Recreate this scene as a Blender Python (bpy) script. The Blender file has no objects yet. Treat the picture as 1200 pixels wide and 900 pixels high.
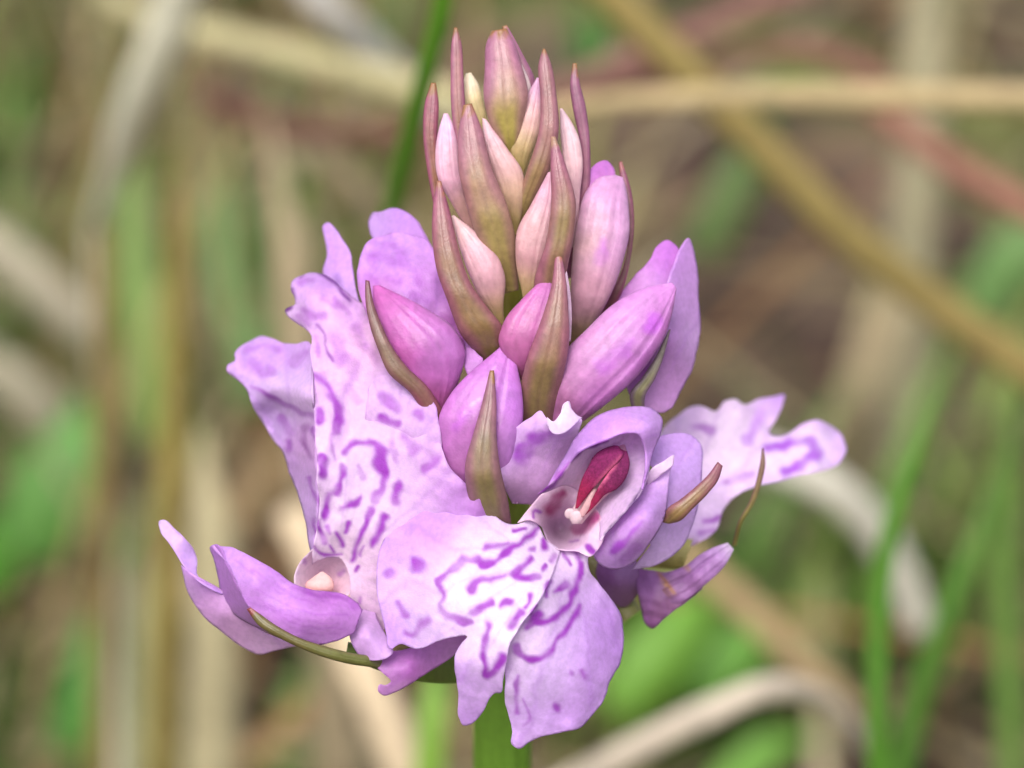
import bpy, math, random
import numpy as np
from mathutils import Vector
from mathutils.geometry import delaunay_2d_cdt

random.seed(7)
rng = np.random.default_rng(7)
scene = bpy.context.scene
R = math.radians

# ------------------------------------------------------------------ camera
PITCH = R(25.0)                 # the camera looks down at the spike
FOCUS = 0.150                   # metres from lens to the plane of focus
FRAME_W = 0.050                 # width of the picture in the plane of focus
ZF = 0.205                      # height of the picture centre above the ground
K = FRAME_W / 1200.0
FWD = np.array([0.0, math.cos(PITCH), -math.sin(PITCH)])
UPV = np.array([0.0, math.sin(PITCH), math.cos(PITCH)])
RGT = np.array([1.0, 0.0, 0.0])
CAM = np.array([0.0, 0.0, ZF]) - FWD * FOCUS

cam_d = bpy.data.cameras.new('camera')
cam = bpy.data.objects.new('camera', cam_d)
scene.collection.objects.link(cam)
cam.location = CAM
cam.rotation_euler = (math.pi / 2 - PITCH, 0, 0)
cam_d.sensor_width = 36.0
cam_d.lens = 36.0 * FOCUS / FRAME_W
cam_d.clip_start = 0.005
cam_d.clip_end = 500.0
cam_d.dof.use_dof = True
cam_d.dof.focus_distance = FOCUS + 0.0003
cam_d.dof.aperture_fstop = cam_d.lens / 3.5     # a 3.5 mm wide pupil
scene.camera = cam

# ------------------------------------------------------------------ light
SUN_EL, SUN_AZ = 54.0, 196.0      # soft light from above and behind the camera
world = bpy.data.worlds.new('World')
scene.world = world
world.use_nodes = True
wn = world.node_tree
wn.nodes.clear()
sky = wn.nodes.new('ShaderNodeTexSky')
sky.sky_type = 'NISHITA'
sky.sun_disc = False
sky.sun_elevation = R(SUN_EL)
sky.sun_rotation = R(SUN_AZ)
sky.air_density = 1.0
sky.dust_density = 4.0
sky.ozone_density = 1.0
bg = wn.nodes.new('ShaderNodeBackground')
bg.inputs['Strength'].default_value = 0.145
wo = wn.nodes.new('ShaderNodeOutputWorld')
hs = wn.nodes.new('ShaderNodeHueSaturation')      # thin cloud: a paler sky
hs.inputs['Saturation'].default_value = 0.45
wn.links.new(sky.outputs[0], hs.inputs['Color'])
wn.links.new(hs.outputs[0], bg.inputs[0])
wn.links.new(bg.outputs[0], wo.inputs[0])

sun_d = bpy.data.lights.new('sun', 'SUN')
sun_d.energy = 1.4
sun_d.angle = R(32)
sun_d.color = (1.0, 0.975, 0.935)
sun = bpy.data.objects.new('sun', sun_d)
scene.collection.objects.link(sun)
az, el = R(SUN_AZ), R(SUN_EL)
sdir = Vector((math.sin(az) * math.cos(el), math.cos(az) * math.cos(el), math.sin(el)))
sun.rotation_euler = sdir.to_track_quat('Z', 'Y').to_euler()

scene.view_settings.view_transform = 'Standard'
scene.view_settings.look = 'None'
scene.view_settings.gamma = 1.0
scene.view_settings.exposure = 0.86
scene.render.engine = 'CYCLES'
scene.cycles.use_denoising = True
scene.cycles.max_bounces = 6
scene.cycles.use_adaptive_sampling = True
scene.cycles.adaptive_threshold = 0.02
scene.cycles.caustics_reflective = False
scene.cycles.caustics_refractive = False
scene.cycles.transparent_max_bounces = 8


# ------------------------------------------------------------------ helpers
def P(x, y, d):
    """measured position: x right, y down in 1/24 mm in the focal plane, d mm behind it -> world metres"""
    x = np.asarray(x, float); y = np.asarray(y, float); d = np.asarray(d, float)
    D = FOCUS + d / 1000.0
    s = D / FOCUS * K
    return (CAM + D[..., None] * FWD + ((x - 600) * s)[..., None] * RGT - ((y - 450) * s)[..., None] * UPV)


def lin(c):
    if isinstance(c, str):
        c = c.lstrip('#')
        c = tuple(int(c[i:i + 2], 16) for i in (0, 2, 4))
    a = np.asarray(c, float) / 255.0
    return np.where(a <= 0.04045, a / 12.92, ((a + 0.055) / 1.055) ** 2.4)


_k = rng.normal(size=(3, 14, 2)); _ph = rng.uniform(0, 6.28, size=(3, 14))


def nz(x, y, scale, octv=0):
    """smooth noise -1..1 with features of about `scale`"""
    o = np.zeros_like(x)
    for i in range(14):
        o = o + np.sin((x * _k[octv, i, 0] + y * _k[octv, i, 1]) * 2.2 / scale + _ph[octv, i])
    return o / 5.0


def curve(pts, n):
    """smooth curve through the points, n samples even in arc length"""
    p = np.asarray(pts, float)
    if len(p) == 1:
        return np.repeat(p, n, 0)
    if len(p) == 2:
        t = np.linspace(0, 1, n)[:, None]
        return p[0] * (1 - t) + p[1] * t
    seg = np.maximum(np.linalg.norm(np.diff(p[:, :2], axis=0), axis=1), 1e-6)
    t = np.concatenate([[0], np.cumsum(seg)])
    m = np.zeros_like(p)
    sl = np.diff(p, axis=0) / seg[:, None]
    m[0] = sl[0]; m[-1] = sl[-1]
    w0 = seg[1:, None]; w1 = seg[:-1, None]
    m[1:-1] = (sl[:-1] * w0 + sl[1:] * w1) / (w0 + w1)
    tt = np.linspace(0, t[-1], max(n * 4, 60))
    i = np.clip(np.searchsorted(t, tt, 'right') - 1, 0, len(seg) - 1)
    h = seg[i]; u = ((tt - t[i]) / h)[:, None]; h = h[:, None]
    c = ((2 * u**3 - 3 * u**2 + 1) * p[i] + (u**3 - 2 * u**2 + u) * h * m[i]
         + (-2 * u**3 + 3 * u**2) * p[i + 1] + (u**3 - u**2) * h * m[i + 1])
    l = np.concatenate([[0], np.cumsum(np.linalg.norm(np.diff(c[:, :2], axis=0), axis=1))])
    ts = np.linspace(0, l[-1], n)
    return np.stack([np.interp(ts, l, c[:, k]) for k in range(c.shape[1])], 1)


def plen(pts):
    p = np.asarray(pts, float)[:, :2]
    return float(np.linalg.norm(np.diff(p, axis=0), axis=1).sum()) if len(p) > 1 else 0.0


def tps(samples):
    """thin-plate spline through (x, y, value) samples"""
    s = np.asarray(samples, float); q = s[:, :2] / 100.0; n = len(q)
    if n < 4:
        mean = s[:, 2].mean()
        return lambda x, y: np.full(np.shape(x), mean)
    def ph(r2): return 0.5 * r2 * np.log(r2 + 1e-9)
    A = np.zeros((n + 3, n + 3))
    A[:n, :n] = ph(((q[:, None] - q[None]) ** 2).sum(-1)) + np.eye(n) * 1e-3
    A[:n, n] = 1; A[:n, n + 1:] = q; A[n, :n] = 1; A[n + 1:, :n] = q.T
    w = np.linalg.solve(A, np.concatenate([s[:, 2], [0, 0, 0]]))
    def f(x, y):
        x = np.asarray(x) / 100.0; y = np.asarray(y) / 100.0
        o = w[n] + w[n + 1] * x + w[n + 2] * y
        for i in range(n):
            o = o + w[i] * ph((x - q[i, 0]) ** 2 + (y - q[i, 1]) ** 2)
        return o
    return f


def pigment(x, y, cols):
    """blend of pigment samples (x, y, colour)"""
    if isinstance(cols, str):
        return np.broadcast_to(lin(cols), x.shape + (3,)).copy()
    num = np.zeros(x.shape + (3,)); den = np.zeros(x.shape)
    xw = x + nz(x, y, 60) * 7; yw = y + nz(y + 500, x, 60) * 7
    for cx, cy, c in cols:
        w = 1.0 / (((xw - cx) ** 2 + (yw - cy) ** 2) / 100.0 + 5.0) ** 1.7
        num += w[..., None] * lin(c); den += w
    return num / den[..., None]


def paint(col, x, y, strokes, mark='#a238bc'):
    """pigment marks: (points, width or (w0, w1), strength, colour)"""
    xw = x + nz(x, y, 11, 1) * 1.7; yw = y + nz(y + 300, x, 11, 2) * 1.7
    for st in strokes:
        pts = np.asarray(st[0], float)
        w = st[1]; k = st[2] if len(st) > 2 else 0.9
        mc = lin(st[3] if len(st) > 3 else mark)
        if len(pts) == 1:
            pts = np.concatenate([pts, pts + 0.5])
        if len(pts) > 2:
            pts = curve(pts, max(6, int(plen(pts) / 5)))
        w0, w1 = (w if isinstance(w, tuple) else (w, w))
        bb = max(w0, w1) * 2 + 6
        sel = ((xw > pts[:, 0].min() - bb) & (xw < pts[:, 0].max() + bb) & (yw > pts[:, 1].min() - bb) & (yw < pts[:, 1].max() + bb))
        if not sel.any():
            continue
        sx, sy = xw[sel], yw[sel]
        best = np.full(sx.shape, 9e9); n = len(pts) - 1
        for i in range(n):
            a, b = pts[i], pts[i + 1]; v = b - a; L2 = max(v @ v, 1e-9)
            t = np.clip(((sx - a[0]) * v[0] + (sy - a[1]) * v[1]) / L2, 0, 1)
            ww = (w0 + (w1 - w0) * (i + t) / n) / 2
            dd = np.hypot(sx - a[0] - t * v[0], sy - a[1] - t * v[1]) - ww * (1.0 + 0.42 * nz(sx, sy, 13, 1))
            best = np.minimum(best, dd)
        soft = 1.5 + 0.20 * max(w0, w1)
        m = np.clip(0.5 - best / (2 * soft), 0, 1); m = m * m * (3 - 2 * m) * np.clip((k + 0.12) * (0.96 + 0.34 * nz(sx, sy, 16, 2)), 0, 0.98)
        col[sel] = col[sel] * (1 - m[:, None]) + mc * m[:, None]
    return col


ORIGIN = {}
PETAL_TONE = np.array([0.96, 0.82, 0.94]); BUD_TONE = np.array([0.66, 0.58, 0.66]); BRACT_TONE = np.array([0.78, 0.71, 0.73])


def empty(name, loc, parent=None, props=None):
    o = bpy.data.objects.new(name, None)
    o.empty_display_size = 0.005
    scene.collection.objects.link(o)
    loc = np.asarray(loc, float); ORIGIN[o.name] = loc
    if parent:
        o.parent = parent; o.location = loc - ORIGIN[parent.name]
    else:
        o.location = loc
    for k, v in (props or {}).items():
        o[k] = v
    return o


def mesh_obj(name, verts, faces, mat, parent=None, col=None, props=None, origin=None, smooth=True):
    """verts in world metres; faces an (n,4) or (n,3) array, or a list of arrays"""
    verts = np.asarray(verts, float)
    if origin is None:
        origin = verts.mean(0)
    fl = faces if isinstance(faces, list) else [faces]
    fl = [np.asarray(f, np.int32) for f in fl if len(f)]
    me = bpy.data.meshes.new(name)
    me.vertices.add(len(verts))
    me.vertices.foreach_set('co', (verts - origin).astype(np.float32).ravel())
    nl = sum(f.size for f in fl); nf = sum(len(f) for f in fl)
    me.loops.add(nl); me.polygons.add(nf)
    me.loops.foreach_set('vertex_index', np.concatenate([f.ravel() for f in fl]))
    tot = np.concatenate([np.full(len(f), f.shape[1], np.int32) for f in fl])
    me.polygons.foreach_set('loop_start', np.concatenate([[0], np.cumsum(tot)[:-1]]).astype(np.int32))
    me.polygons.foreach_set('loop_total', tot)
    me.polygons.foreach_set('use_smooth', np.full(nf, smooth))
    me.update(calc_edges=True); me.validate()
    if col is not None:
        at = me.color_attributes.new('Col', 'FLOAT_COLOR', 'POINT')
        at.data.foreach_set('color', np.concatenate([col, np.ones((len(col), 1))], 1).astype(np.float32).ravel())
    me.materials.append(mat)
    o = bpy.data.objects.new(name, me)
    scene.collection.objects.link(o)
    ORIGIN[o.name] = np.asarray(origin, float)
    if parent:
        o.parent = parent; o.location = origin - ORIGIN[parent.name]
    else:
        o.location = origin
    for k, v in (props or {}).items():
        o[k] = v
    return o


def grid_faces(nu, nv, off=0, flip=False, wrap=False):
    a = np.arange(nu * nv).reshape(nu, nv)
    if wrap:
        a = np.concatenate([a, a[:1]], 0)
    q = np.stack([a[:-1, :-1], a[1:, :-1], a[1:, 1:], a[:-1, 1:]], -1).reshape(-1, 4) + off
    return q[:, ::-1] if flip else q


def grid_normals(g):
    du = np.gradient(g, axis=0); dv = np.gradient(g, axis=1)
    n = np.cross(du, dv)
    return n / np.maximum(np.linalg.norm(n, axis=-1, keepdims=True), 1e-15)


def seg_dist(x, y, pts):
    """distance from points to a polyline"""
    best = np.full(x.shape, 9e9)
    for a, b in zip(pts[:-1], pts[1:]):
        v = b - a; L2 = max(v @ v, 1e-9)
        t = np.clip(((x - a[0]) * v[0] + (y - a[1]) * v[1]) / L2, 0, 1)
        best = np.minimum(best, np.hypot(x - a[0] - t * v[0], y - a[1] - t * v[1]))
    return best


def inside(x, y, poly):
    c = np.zeros(x.shape, bool); q = np.roll(poly, 1, 0)
    for (x0, y0), (x1, y1) in zip(q, poly):
        if y0 == y1: continue
        c ^= ((y0 > y) != (y1 > y)) & (x < (x1 - x0) * (y - y0) / (y1 - y0) + x0)
    return c


def fan(name, base, edge, dz, cols, parent, strokes=(), thick=0.09, ruffle=0.0, rs=30, step=2.4, closed=False,
        crinkle=0.03, mat=None, mark='#a238bc', props=None, wave=1.0, vein=1.0):
    """petal: outline `edge` springing from `base`; dz = depth samples in mm; cols = pigment samples"""
    e = list(edge)
    if closed: e = e + [e[0]]
    nu = max(14, int(plen(e) / step)); E = curve(e, nu)[:, :2]
    u = np.linspace(0, plen(e), nu)
    jag = (nz(u, np.zeros(nu), 8, 2) * 0.45 + nz(u, np.ones(nu), 20, 1) * 0.7) * wave * np.clip(np.minimum(np.arange(nu), np.arange(nu)[::-1]) / 6.0, 0, 1)
    T = np.gradient(E, axis=0); T /= np.maximum(np.linalg.norm(T, axis=1, keepdims=True), 1e-6)
    E = E + np.stack([-T[:, 1], T[:, 0]], 1) * jag[:, None]
    B = np.asarray(base, float)[:, :2]
    cx, cy = B.mean(0)
    poly = E[:-1] if closed else np.concatenate([E, curve(B[::-1], max(2, int(plen(B) / step) + 1))[:, :2]]) if len(B) > 1 else np.concatenate([E, B])
    keep = np.linalg.norm(poly - np.roll(poly, 1, 0), axis=1) > 0.3 * step
    poly = poly[keep]
    x0, y0 = poly.min(0); x1, y1 = poly.max(0)
    gx, gy = np.meshgrid(np.arange(x0, x1 + step, step), np.arange(y0, y1 + step, step * 0.866))
    gx = gx + (np.arange(gx.shape[0]) % 2)[:, None] * step * 0.5
    gx, gy = gx.ravel(), gy.ravel()
    ok = inside(gx, gy, poly); gx, gy = gx[ok], gy[ok]
    cl = np.concatenate([poly, poly[:1]])
    ok = seg_dist(gx, gy, cl) > 0.55 * step; gx, gy = gx[ok], gy[ok]
    pts = np.concatenate([poly, np.stack([gx, gy], 1)]); n = len(poly)
    vo, _, fo, _, _, _ = delaunay_2d_cdt([Vector((float(a), float(b))) for a, b in pts], [(k, (k + 1) % n) for k in range(n)], [], 1, 1e-4, False)
    vo = np.array([(a.x, a.y) for a in vo]); F = np.array([f for f in fo if len(f) == 3], np.int32)
    ce = vo[F].mean(1); F = F[inside(ce[:, 0], ce[:, 1], poly)]
    X, Y = vo[:, 0], vo[:, 1]
    ed = seg_dist(X, Y, E)
    if not closed:
        ed = ed + 1e-6
    D = tps(dz)(X, Y)
    if ruffle:
        D = D + ruffle * np.exp(-ed / 22.0) * (nz(X, Y, rs) + 0.35 * nz(X, Y, rs * 0.5, 1))
    D = D + crinkle * nz(X, Y, 26, 1) + crinkle * 0.4 * nz(X, Y, 9, 2)
    ang = np.arctan2(Y - cy, X - cx); rad = np.hypot(X - cx, Y - cy)
    vn = np.cos(ang * 46 + 1.6 * nz(X, Y, 45)) * np.clip(rad / 60 - 0.3, 0, 1) * vein
    D = D + 0.005 * vn
    col = pigment(X, Y, cols)
    if mat is None or mat is M_PETAL:
        col = col * PETAL_TONE
    col *= (1 + 0.04 * nz(X, Y, 12, 2) + 0.04 * nz(X, Y, 34, 1) - 0.03 * np.clip(vn, 0, 1))[..., None]
    vl = np.clip(np.cos(ang * 17 + 1.2 * nz(X, Y, 60) + 0.5 * nz(X, Y, 20, 1)), 0, 1) ** 14 * np.clip(rad / 50 - 0.3, 0, 1) * vein
    vl = np.clip(vl * 0.20 + 0.05 * np.clip(nz(X, Y, 5.5, 1) - 0.25, 0, 1), 0, 0.3)[:, None]
    col = col * (1 - vl) + lin('#b06ad0') * vl
    if strokes: col = paint(col, X, Y, strokes, mark)
    col = np.clip(col, 0.002, 0.95)
    g = P(X, Y, D); N = len(g)
    fn = np.cross(g[F[:, 1]] - g[F[:, 0]], g[F[:, 2]] - g[F[:, 0]])
    vnrm = np.zeros_like(g)
    for k in range(3): np.add.at(vnrm, F[:, k], fn)
    vnrm /= np.maximum(np.linalg.norm(vnrm, axis=1, keepdims=True), 1e-15)
    if ((vnrm * (g - CAM)).sum(1)).mean() < 0:
        vnrm = -vnrm
    else:
        F = F[:, ::-1]
    h = g + vnrm * (thick / 1000.0 * (0.3 + 0.7 * np.clip(ed / 10.0, 0, 1)))[:, None]
    ee = np.concatenate([F[:, [0, 1]], F[:, [1, 2]], F[:, [2, 0]]])
    key = np.sort(ee, 1); key = key[:, 0].astype(np.int64) * N + key[:, 1]
    _, inv, cnt = np.unique(key, return_inverse=True, return_counts=True)
    be = ee[cnt[inv] == 1]
    fs = [F, F[:, ::-1] + N, np.stack([be[:, 1], be[:, 0], be[:, 0] + N, be[:, 1] + N], 1)]
    return mesh_obj(name, np.concatenate([g, h]), fs, mat or M_PETAL, parent, np.concatenate([col, col]), props)


def body(name, L, Rr, dz, cols, parent, th=0.85, tb=None, strokes=(), seams=(), mat=None, step=2.4, ns=56, veins=0,
         vein_col=None, edge=None, mid=None, tip=None, props=None, bend=0.0, crinkle=0.02, tone=None):
    """solid of lens-shaped section between a left and a right edge, base to tip.  dz: depths base->tip.
    tb < 0 hollows the back (a cupped bract); edge/mid/tip: pigment across and at the tip"""
    nt = max(12, int(max(plen(L), plen(Rr)) / step))
    l = curve(L, nt); r = curve(Rr, nt)
    t = np.linspace(0, 1, nt)
    d0 = np.interp(t, np.linspace(0, 1, len(dz)), dz)
    d0 = np.convolve(np.pad(d0, 3, 'edge'), np.ones(7) / 7, 'valid')
    hw = np.linalg.norm(l[:, :2] - r[:, :2], axis=1) / 2 * K * 1000
    ph = np.linspace(0, 2 * math.pi, ns, endpoint=False)
    s = -np.cos(ph)[:, None]; sn = np.sin(ph)[:, None]
    front = sn >= 0
    tb = th if tb is None else tb
    mi = (l + r) / 2
    X = mi[None, :, 0] + s * (r - l)[None, :, 0] / 2
    Y = mi[None, :, 1] + s * (r - l)[None, :, 1] / 2
    off = np.where(front, -th * np.abs(sn), tb * np.abs(sn)) * hw[None]
    for sp, dep, wd in seams:
        off = off + np.where(front, dep * np.exp(-((s - sp) / wd) ** 2), 0) * hw[None]
    if tb < 0:      # keep some thickness
        off = off + np.where(front, -0.05, 0.05) * np.sqrt(np.abs(sn))
    off = off + np.where(front, 0.018 * np.cos(s * 21 + 0.8 * nz(X, Y, 40)) * (1 - s ** 2), 0) * hw[None]
    D = d0[None] + off + bend * (s ** 2) * hw[None] + crinkle * nz(X, Y, 22, 1)
    col = pigment(X, Y, cols) if cols is not None else np.broadcast_to(lin(mid), X.shape + (3,)).copy()
    if mid is not None:
        e = np.clip((np.abs(s + 0.12 * nz(X, Y, 40)) - 0.25) / 0.55, 0, 1)[..., None]
        e = e * e * (3 - 2 * e)
        col = lin(mid) * (1 - e) + lin(edge) * e + 0 * col
        if cols is not None:
            col = 0.5 * col + 0.5 * pigment(X, Y, cols)
        q = np.clip((t[None] - 0.45) / 0.5 + 0.15 * nz(X, Y, 25), 0, 1)[..., None] * 0.85
        col = col * (1 - q) + lin(edge) * q
    if veins:
        vv = (0.5 + 0.5 * np.cos(s * math.pi * veins)) ** 4 * (1 - np.abs(s)) * (0.7 + 0.3 * nz(X, Y, 20))
        vc = lin(vein_col or '#6f3a52')
        col = col * (1 - 0.16 * vv[..., None]) + vc * 0.16 * vv[..., None]
    if tip is not None:
        q = np.clip((t[None] - 0.935) / 0.04 + 0.8 * nz(X, Y, 7), 0, 0.95)[..., None] * (t[None, :, None] > 0.85)
        col = col * (1 - q) + lin(tip) * q
    col = col * (1 + 0.07 * nz(X, Y, 14, 2) + 0.06 * nz(X * 3, Y * 0.6, 12, 1) + 0.05 * nz(X, Y, 5, 1))[..., None]
    if mat is M_BRACT or (mat is M_BUD and tone and tone > 1.1):
        lum = (col * np.array([0.3, 0.5, 0.2])).sum(-1, keepdims=True)
        mixw = 0.14 if mat is M_BRACT else 0.16
        col = col * (1 - mixw) + lum * np.array([1.06, 1.0, 0.90]) * mixw
    col = col * (BUD_TONE * (tone or 1.0) if mat is M_BUD else BRACT_TONE if mat is M_BRACT else 1.0)
    if strokes: col = paint(col, X, Y, strokes)
    col = np.clip(col, 0.002, 0.95)
    g = P(X, Y, D)
    V = g.reshape(-1, 3); N = len(V)
    c0 = g[:, 0].mean(0); c1 = g[:, -1].mean(0)
    V = np.concatenate([V, [c0, c1]])
    i = np.arange(ns) * nt; j = np.roll(i, -1)
    fs = [grid_faces(ns, nt, wrap=True),
          np.stack([j, i, np.full(ns, N)], -1), np.stack([i + nt - 1, j + nt - 1, np.full(ns, N + 1)], -1)]
    C = col.reshape(-1, 3); C = np.concatenate([C, C[:1], C[nt - 1:nt]])
    return mesh_obj(name, V, fs, mat or M_PETAL, parent, C, props)


def bract(L, Rr, dz, parent=None, edge='#94566a', mid='#857f38', tip='#8f6230', th=0.5, veins=3, name='bract', props=None, cols=None, **kw):
    th *= 0.82; kw.setdefault('seams', [(0.05, 0.06, 0.2), (-0.45, 0.03, 0.07), (0.5, 0.03, 0.07)])
    return body(name, L, Rr, dz, cols, parent, th=th, tb=-0.25, edge=edge, mid=mid, tip=tip, veins=veins, mat=M_BRACT, props=props, **kw)


# ------------------------------------------------------------------ materials
def nodes_of(name):
    m = bpy.data.materials.new(name); m.use_nodes = True
    nt = m.node_tree; nt.nodes.clear()
    return m, nt, nt.nodes.new, nt.links.new


def plant_material(name, transl=0.3, rough=0.5, spec=0.4, sss=0.0, grain=4200, grain_amt=0.12, bump=0.25, sheen=0.0):
    m, nt, N, Lk = nodes_of(name)
    at = N('ShaderNodeAttribute'); at.attribute_name = 'Col'
    tc = N('ShaderNodeTexCoord')
    n1 = N('ShaderNodeTexNoise'); n1.inputs['Scale'].default_value = grain; n1.inputs['Detail'].default_value = 4
    Lk(tc.outputs['Object'], n1.inputs['Vector'])
    mr = N('ShaderNodeMapRange'); mr.inputs['From Min'].default_value = 0.3; mr.inputs['From Max'].default_value = 0.7
    mr.inputs['To Min'].default_value = 1 - grain_amt; mr.inputs['To Max'].default_value = 1 + grain_amt * 0.6
    Lk(n1.outputs['Fac'], mr.inputs['Value'])
    mul = N('ShaderNodeVectorMath'); mul.operation = 'SCALE'
    Lk(at.outputs['Color'], mul.inputs[0]); Lk(mr.outputs[0], mul.inputs['Scale'])
    n2 = N('ShaderNodeTexVoronoi'); n2.inputs['Scale'].default_value = grain * 3
    Lk(tc.outputs['Object'], n2.inputs['Vector'])
    bp = N('ShaderNodeBump'); bp.inputs['Strength'].default_value = bump; bp.inputs['Distance'].default_value = 0.00004
    Lk(n2.outputs['Distance'], bp.inputs['Height'])
    p = N('ShaderNodeBsdfPrincipled')
    Lk(mul.outputs[0], p.inputs['Base Color'])
    p.inputs['Roughness'].default_value = rough
    p.inputs['Specular IOR Level'].default_value = spec
    p.inputs['Subsurface Weight'].default_value = sss
    p.inputs['Subsurface Radius'].default_value = (0.0011, 0.0006, 0.0009)
    p.inputs['Subsurface Scale'].default_value = 1.0
    p.inputs['Sheen Weight'].default_value = sheen
    Lk(bp.outputs[0], p.inputs['Normal'])
    out = N('ShaderNodeOutputMaterial')
    if transl:
        tr = N('ShaderNodeBsdfTranslucent'); Lk(mul.outputs[0], tr.inputs['Color'])
        mx = N('ShaderNodeMixShader'); mx.inputs[0].default_value = transl
        Lk(p.outputs[0], mx.inputs[1]); Lk(tr.outputs[0], mx.inputs[2]); Lk(mx.outputs[0], out.inputs[0])
    else:
        Lk(p.outputs[0], out.inputs[0])
    return m


M_PETAL = plant_material('petal', transl=0.42, rough=0.42, spec=0.45, sheen=0.08, grain_amt=0.10, bump=0.38)
M_BUD = plant_material('bud', transl=0.0, rough=0.45, spec=0.45, sss=0.2, grain=2600, grain_amt=0.12, bump=0.25)
M_BRACT = plant_material('bract', transl=0.12, rough=0.38, spec=0.5, grain=3500, grain_amt=0.14)
M_POLLEN = plant_material('pollen', transl=0.0, rough=0.75, spec=0.15, grain=9000, grain_amt=0.3, bump=0.6)
M_STEM = plant_material('stem', transl=0.0, rough=0.45, spec=0.4, grain=2500, grain_amt=0.12)
M_STRAW = plant_material('dry_straw', transl=0.1, rough=0.7, spec=0.25, grain=600, grain_amt=0.22, bump=0.2)
M_GRASS = plant_material('green_leaf', transl=0.3, rough=0.5, spec=0.4, grain=700, grain_amt=0.15, bump=0.15)


# ------------------------------------------------------------------ setting: ground
def ground_z(x, y):
    near = np.exp(-((x / 0.9) ** 2 + ((y - 0.4) / 0.9) ** 2))
    return near * (0.010 * nz(x, y, 0.16) + 0.005 * nz(x, y, 0.05, 1)) - 0.004


def make_ground():
    a = np.linspace(-1, 1, 181)
    ax = np.sign(a) * (np.abs(a) ** 1.0 * 0.55 + np.abs(a) ** 9 * 180)
    X, Y = np.meshgrid(ax, ax + 0.45, indexing='ij')
    Z = ground_z(X, Y)
    V = np.stack([X, Y, Z], -1).reshape(-1, 3)
    m, nt, N, Lk = nodes_of('leaf_litter_soil')
    tc = N('ShaderNodeTexCoord')
    n1 = N('ShaderNodeTexNoise'); n1.inputs['Scale'].default_value = 26; n1.inputs['Detail'].default_value = 8
    n2 = N('ShaderNodeTexNoise'); n2.inputs['Scale'].default_value = 9; n2.inputs['Detail'].default_value = 5
    n3 = N('ShaderNodeTexNoise'); n3.inputs['Scale'].default_value = 160; n3.inputs['Detail'].default_value = 6
    for n in (n1, n2, n3): Lk(tc.outputs['Object'], n.inputs['Vector'])
    r1 = N('ShaderNodeValToRGB'); e = r1.color_ramp.elements
    e[0].position = 0.32; e[0].color = (*lin('#2c2220'), 1); e[1].position = 0.68; e[1].color = (*lin('#68564a'), 1)
    x = r1.color_ramp.elements.new(0.5); x.color = (*lin('#483830'), 1)
    Lk(n1.outputs['Fac'], r1.inputs[0])
    r2 = N('ShaderNodeValToRGB'); e = r2.color_ramp.elements
    e[0].position = 0.50; e[0].color = (0, 0, 0, 1); e[1].position = 0.62; e[1].color = (1, 1, 1, 1)
    Lk(n2.outputs['Fac'], r2.inputs[0])
    mx = N('ShaderNodeMix'); mx.data_type = 'RGBA'
    Lk(r2.outputs[0], mx.inputs['Factor']); Lk(r1.outputs[0], mx.inputs['A']); mx.inputs['B'].default_value = (*lin('#56692c'), 1)
    bp = N('ShaderNodeBump'); bp.inputs['Strength'].default_value = 0.8; bp.inputs['Distance'].default_value = 0.004
    Lk(n3.outputs['Fac'], bp.inputs['Height'])
    p = N('ShaderNodeBsdfPrincipled'); p.inputs['Roughness'].default_value = 0.9; p.inputs['Specular IOR Level'].default_value = 0.15
    Lk(mx.outputs['Result'], p.inputs['Base Color']); Lk(bp.outputs[0], p.inputs['Normal'])
    o = N('ShaderNodeOutputMaterial'); Lk(p.outputs[0], o.inputs[0])
    return mesh_obj('ground', V, grid_faces(181, 181), m, None, None, {'kind': 'structure', 'label': 'brown soil and leaf litter of the meadow', 'category': 'ground'}, origin=np.zeros(3))


make_ground()


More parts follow.
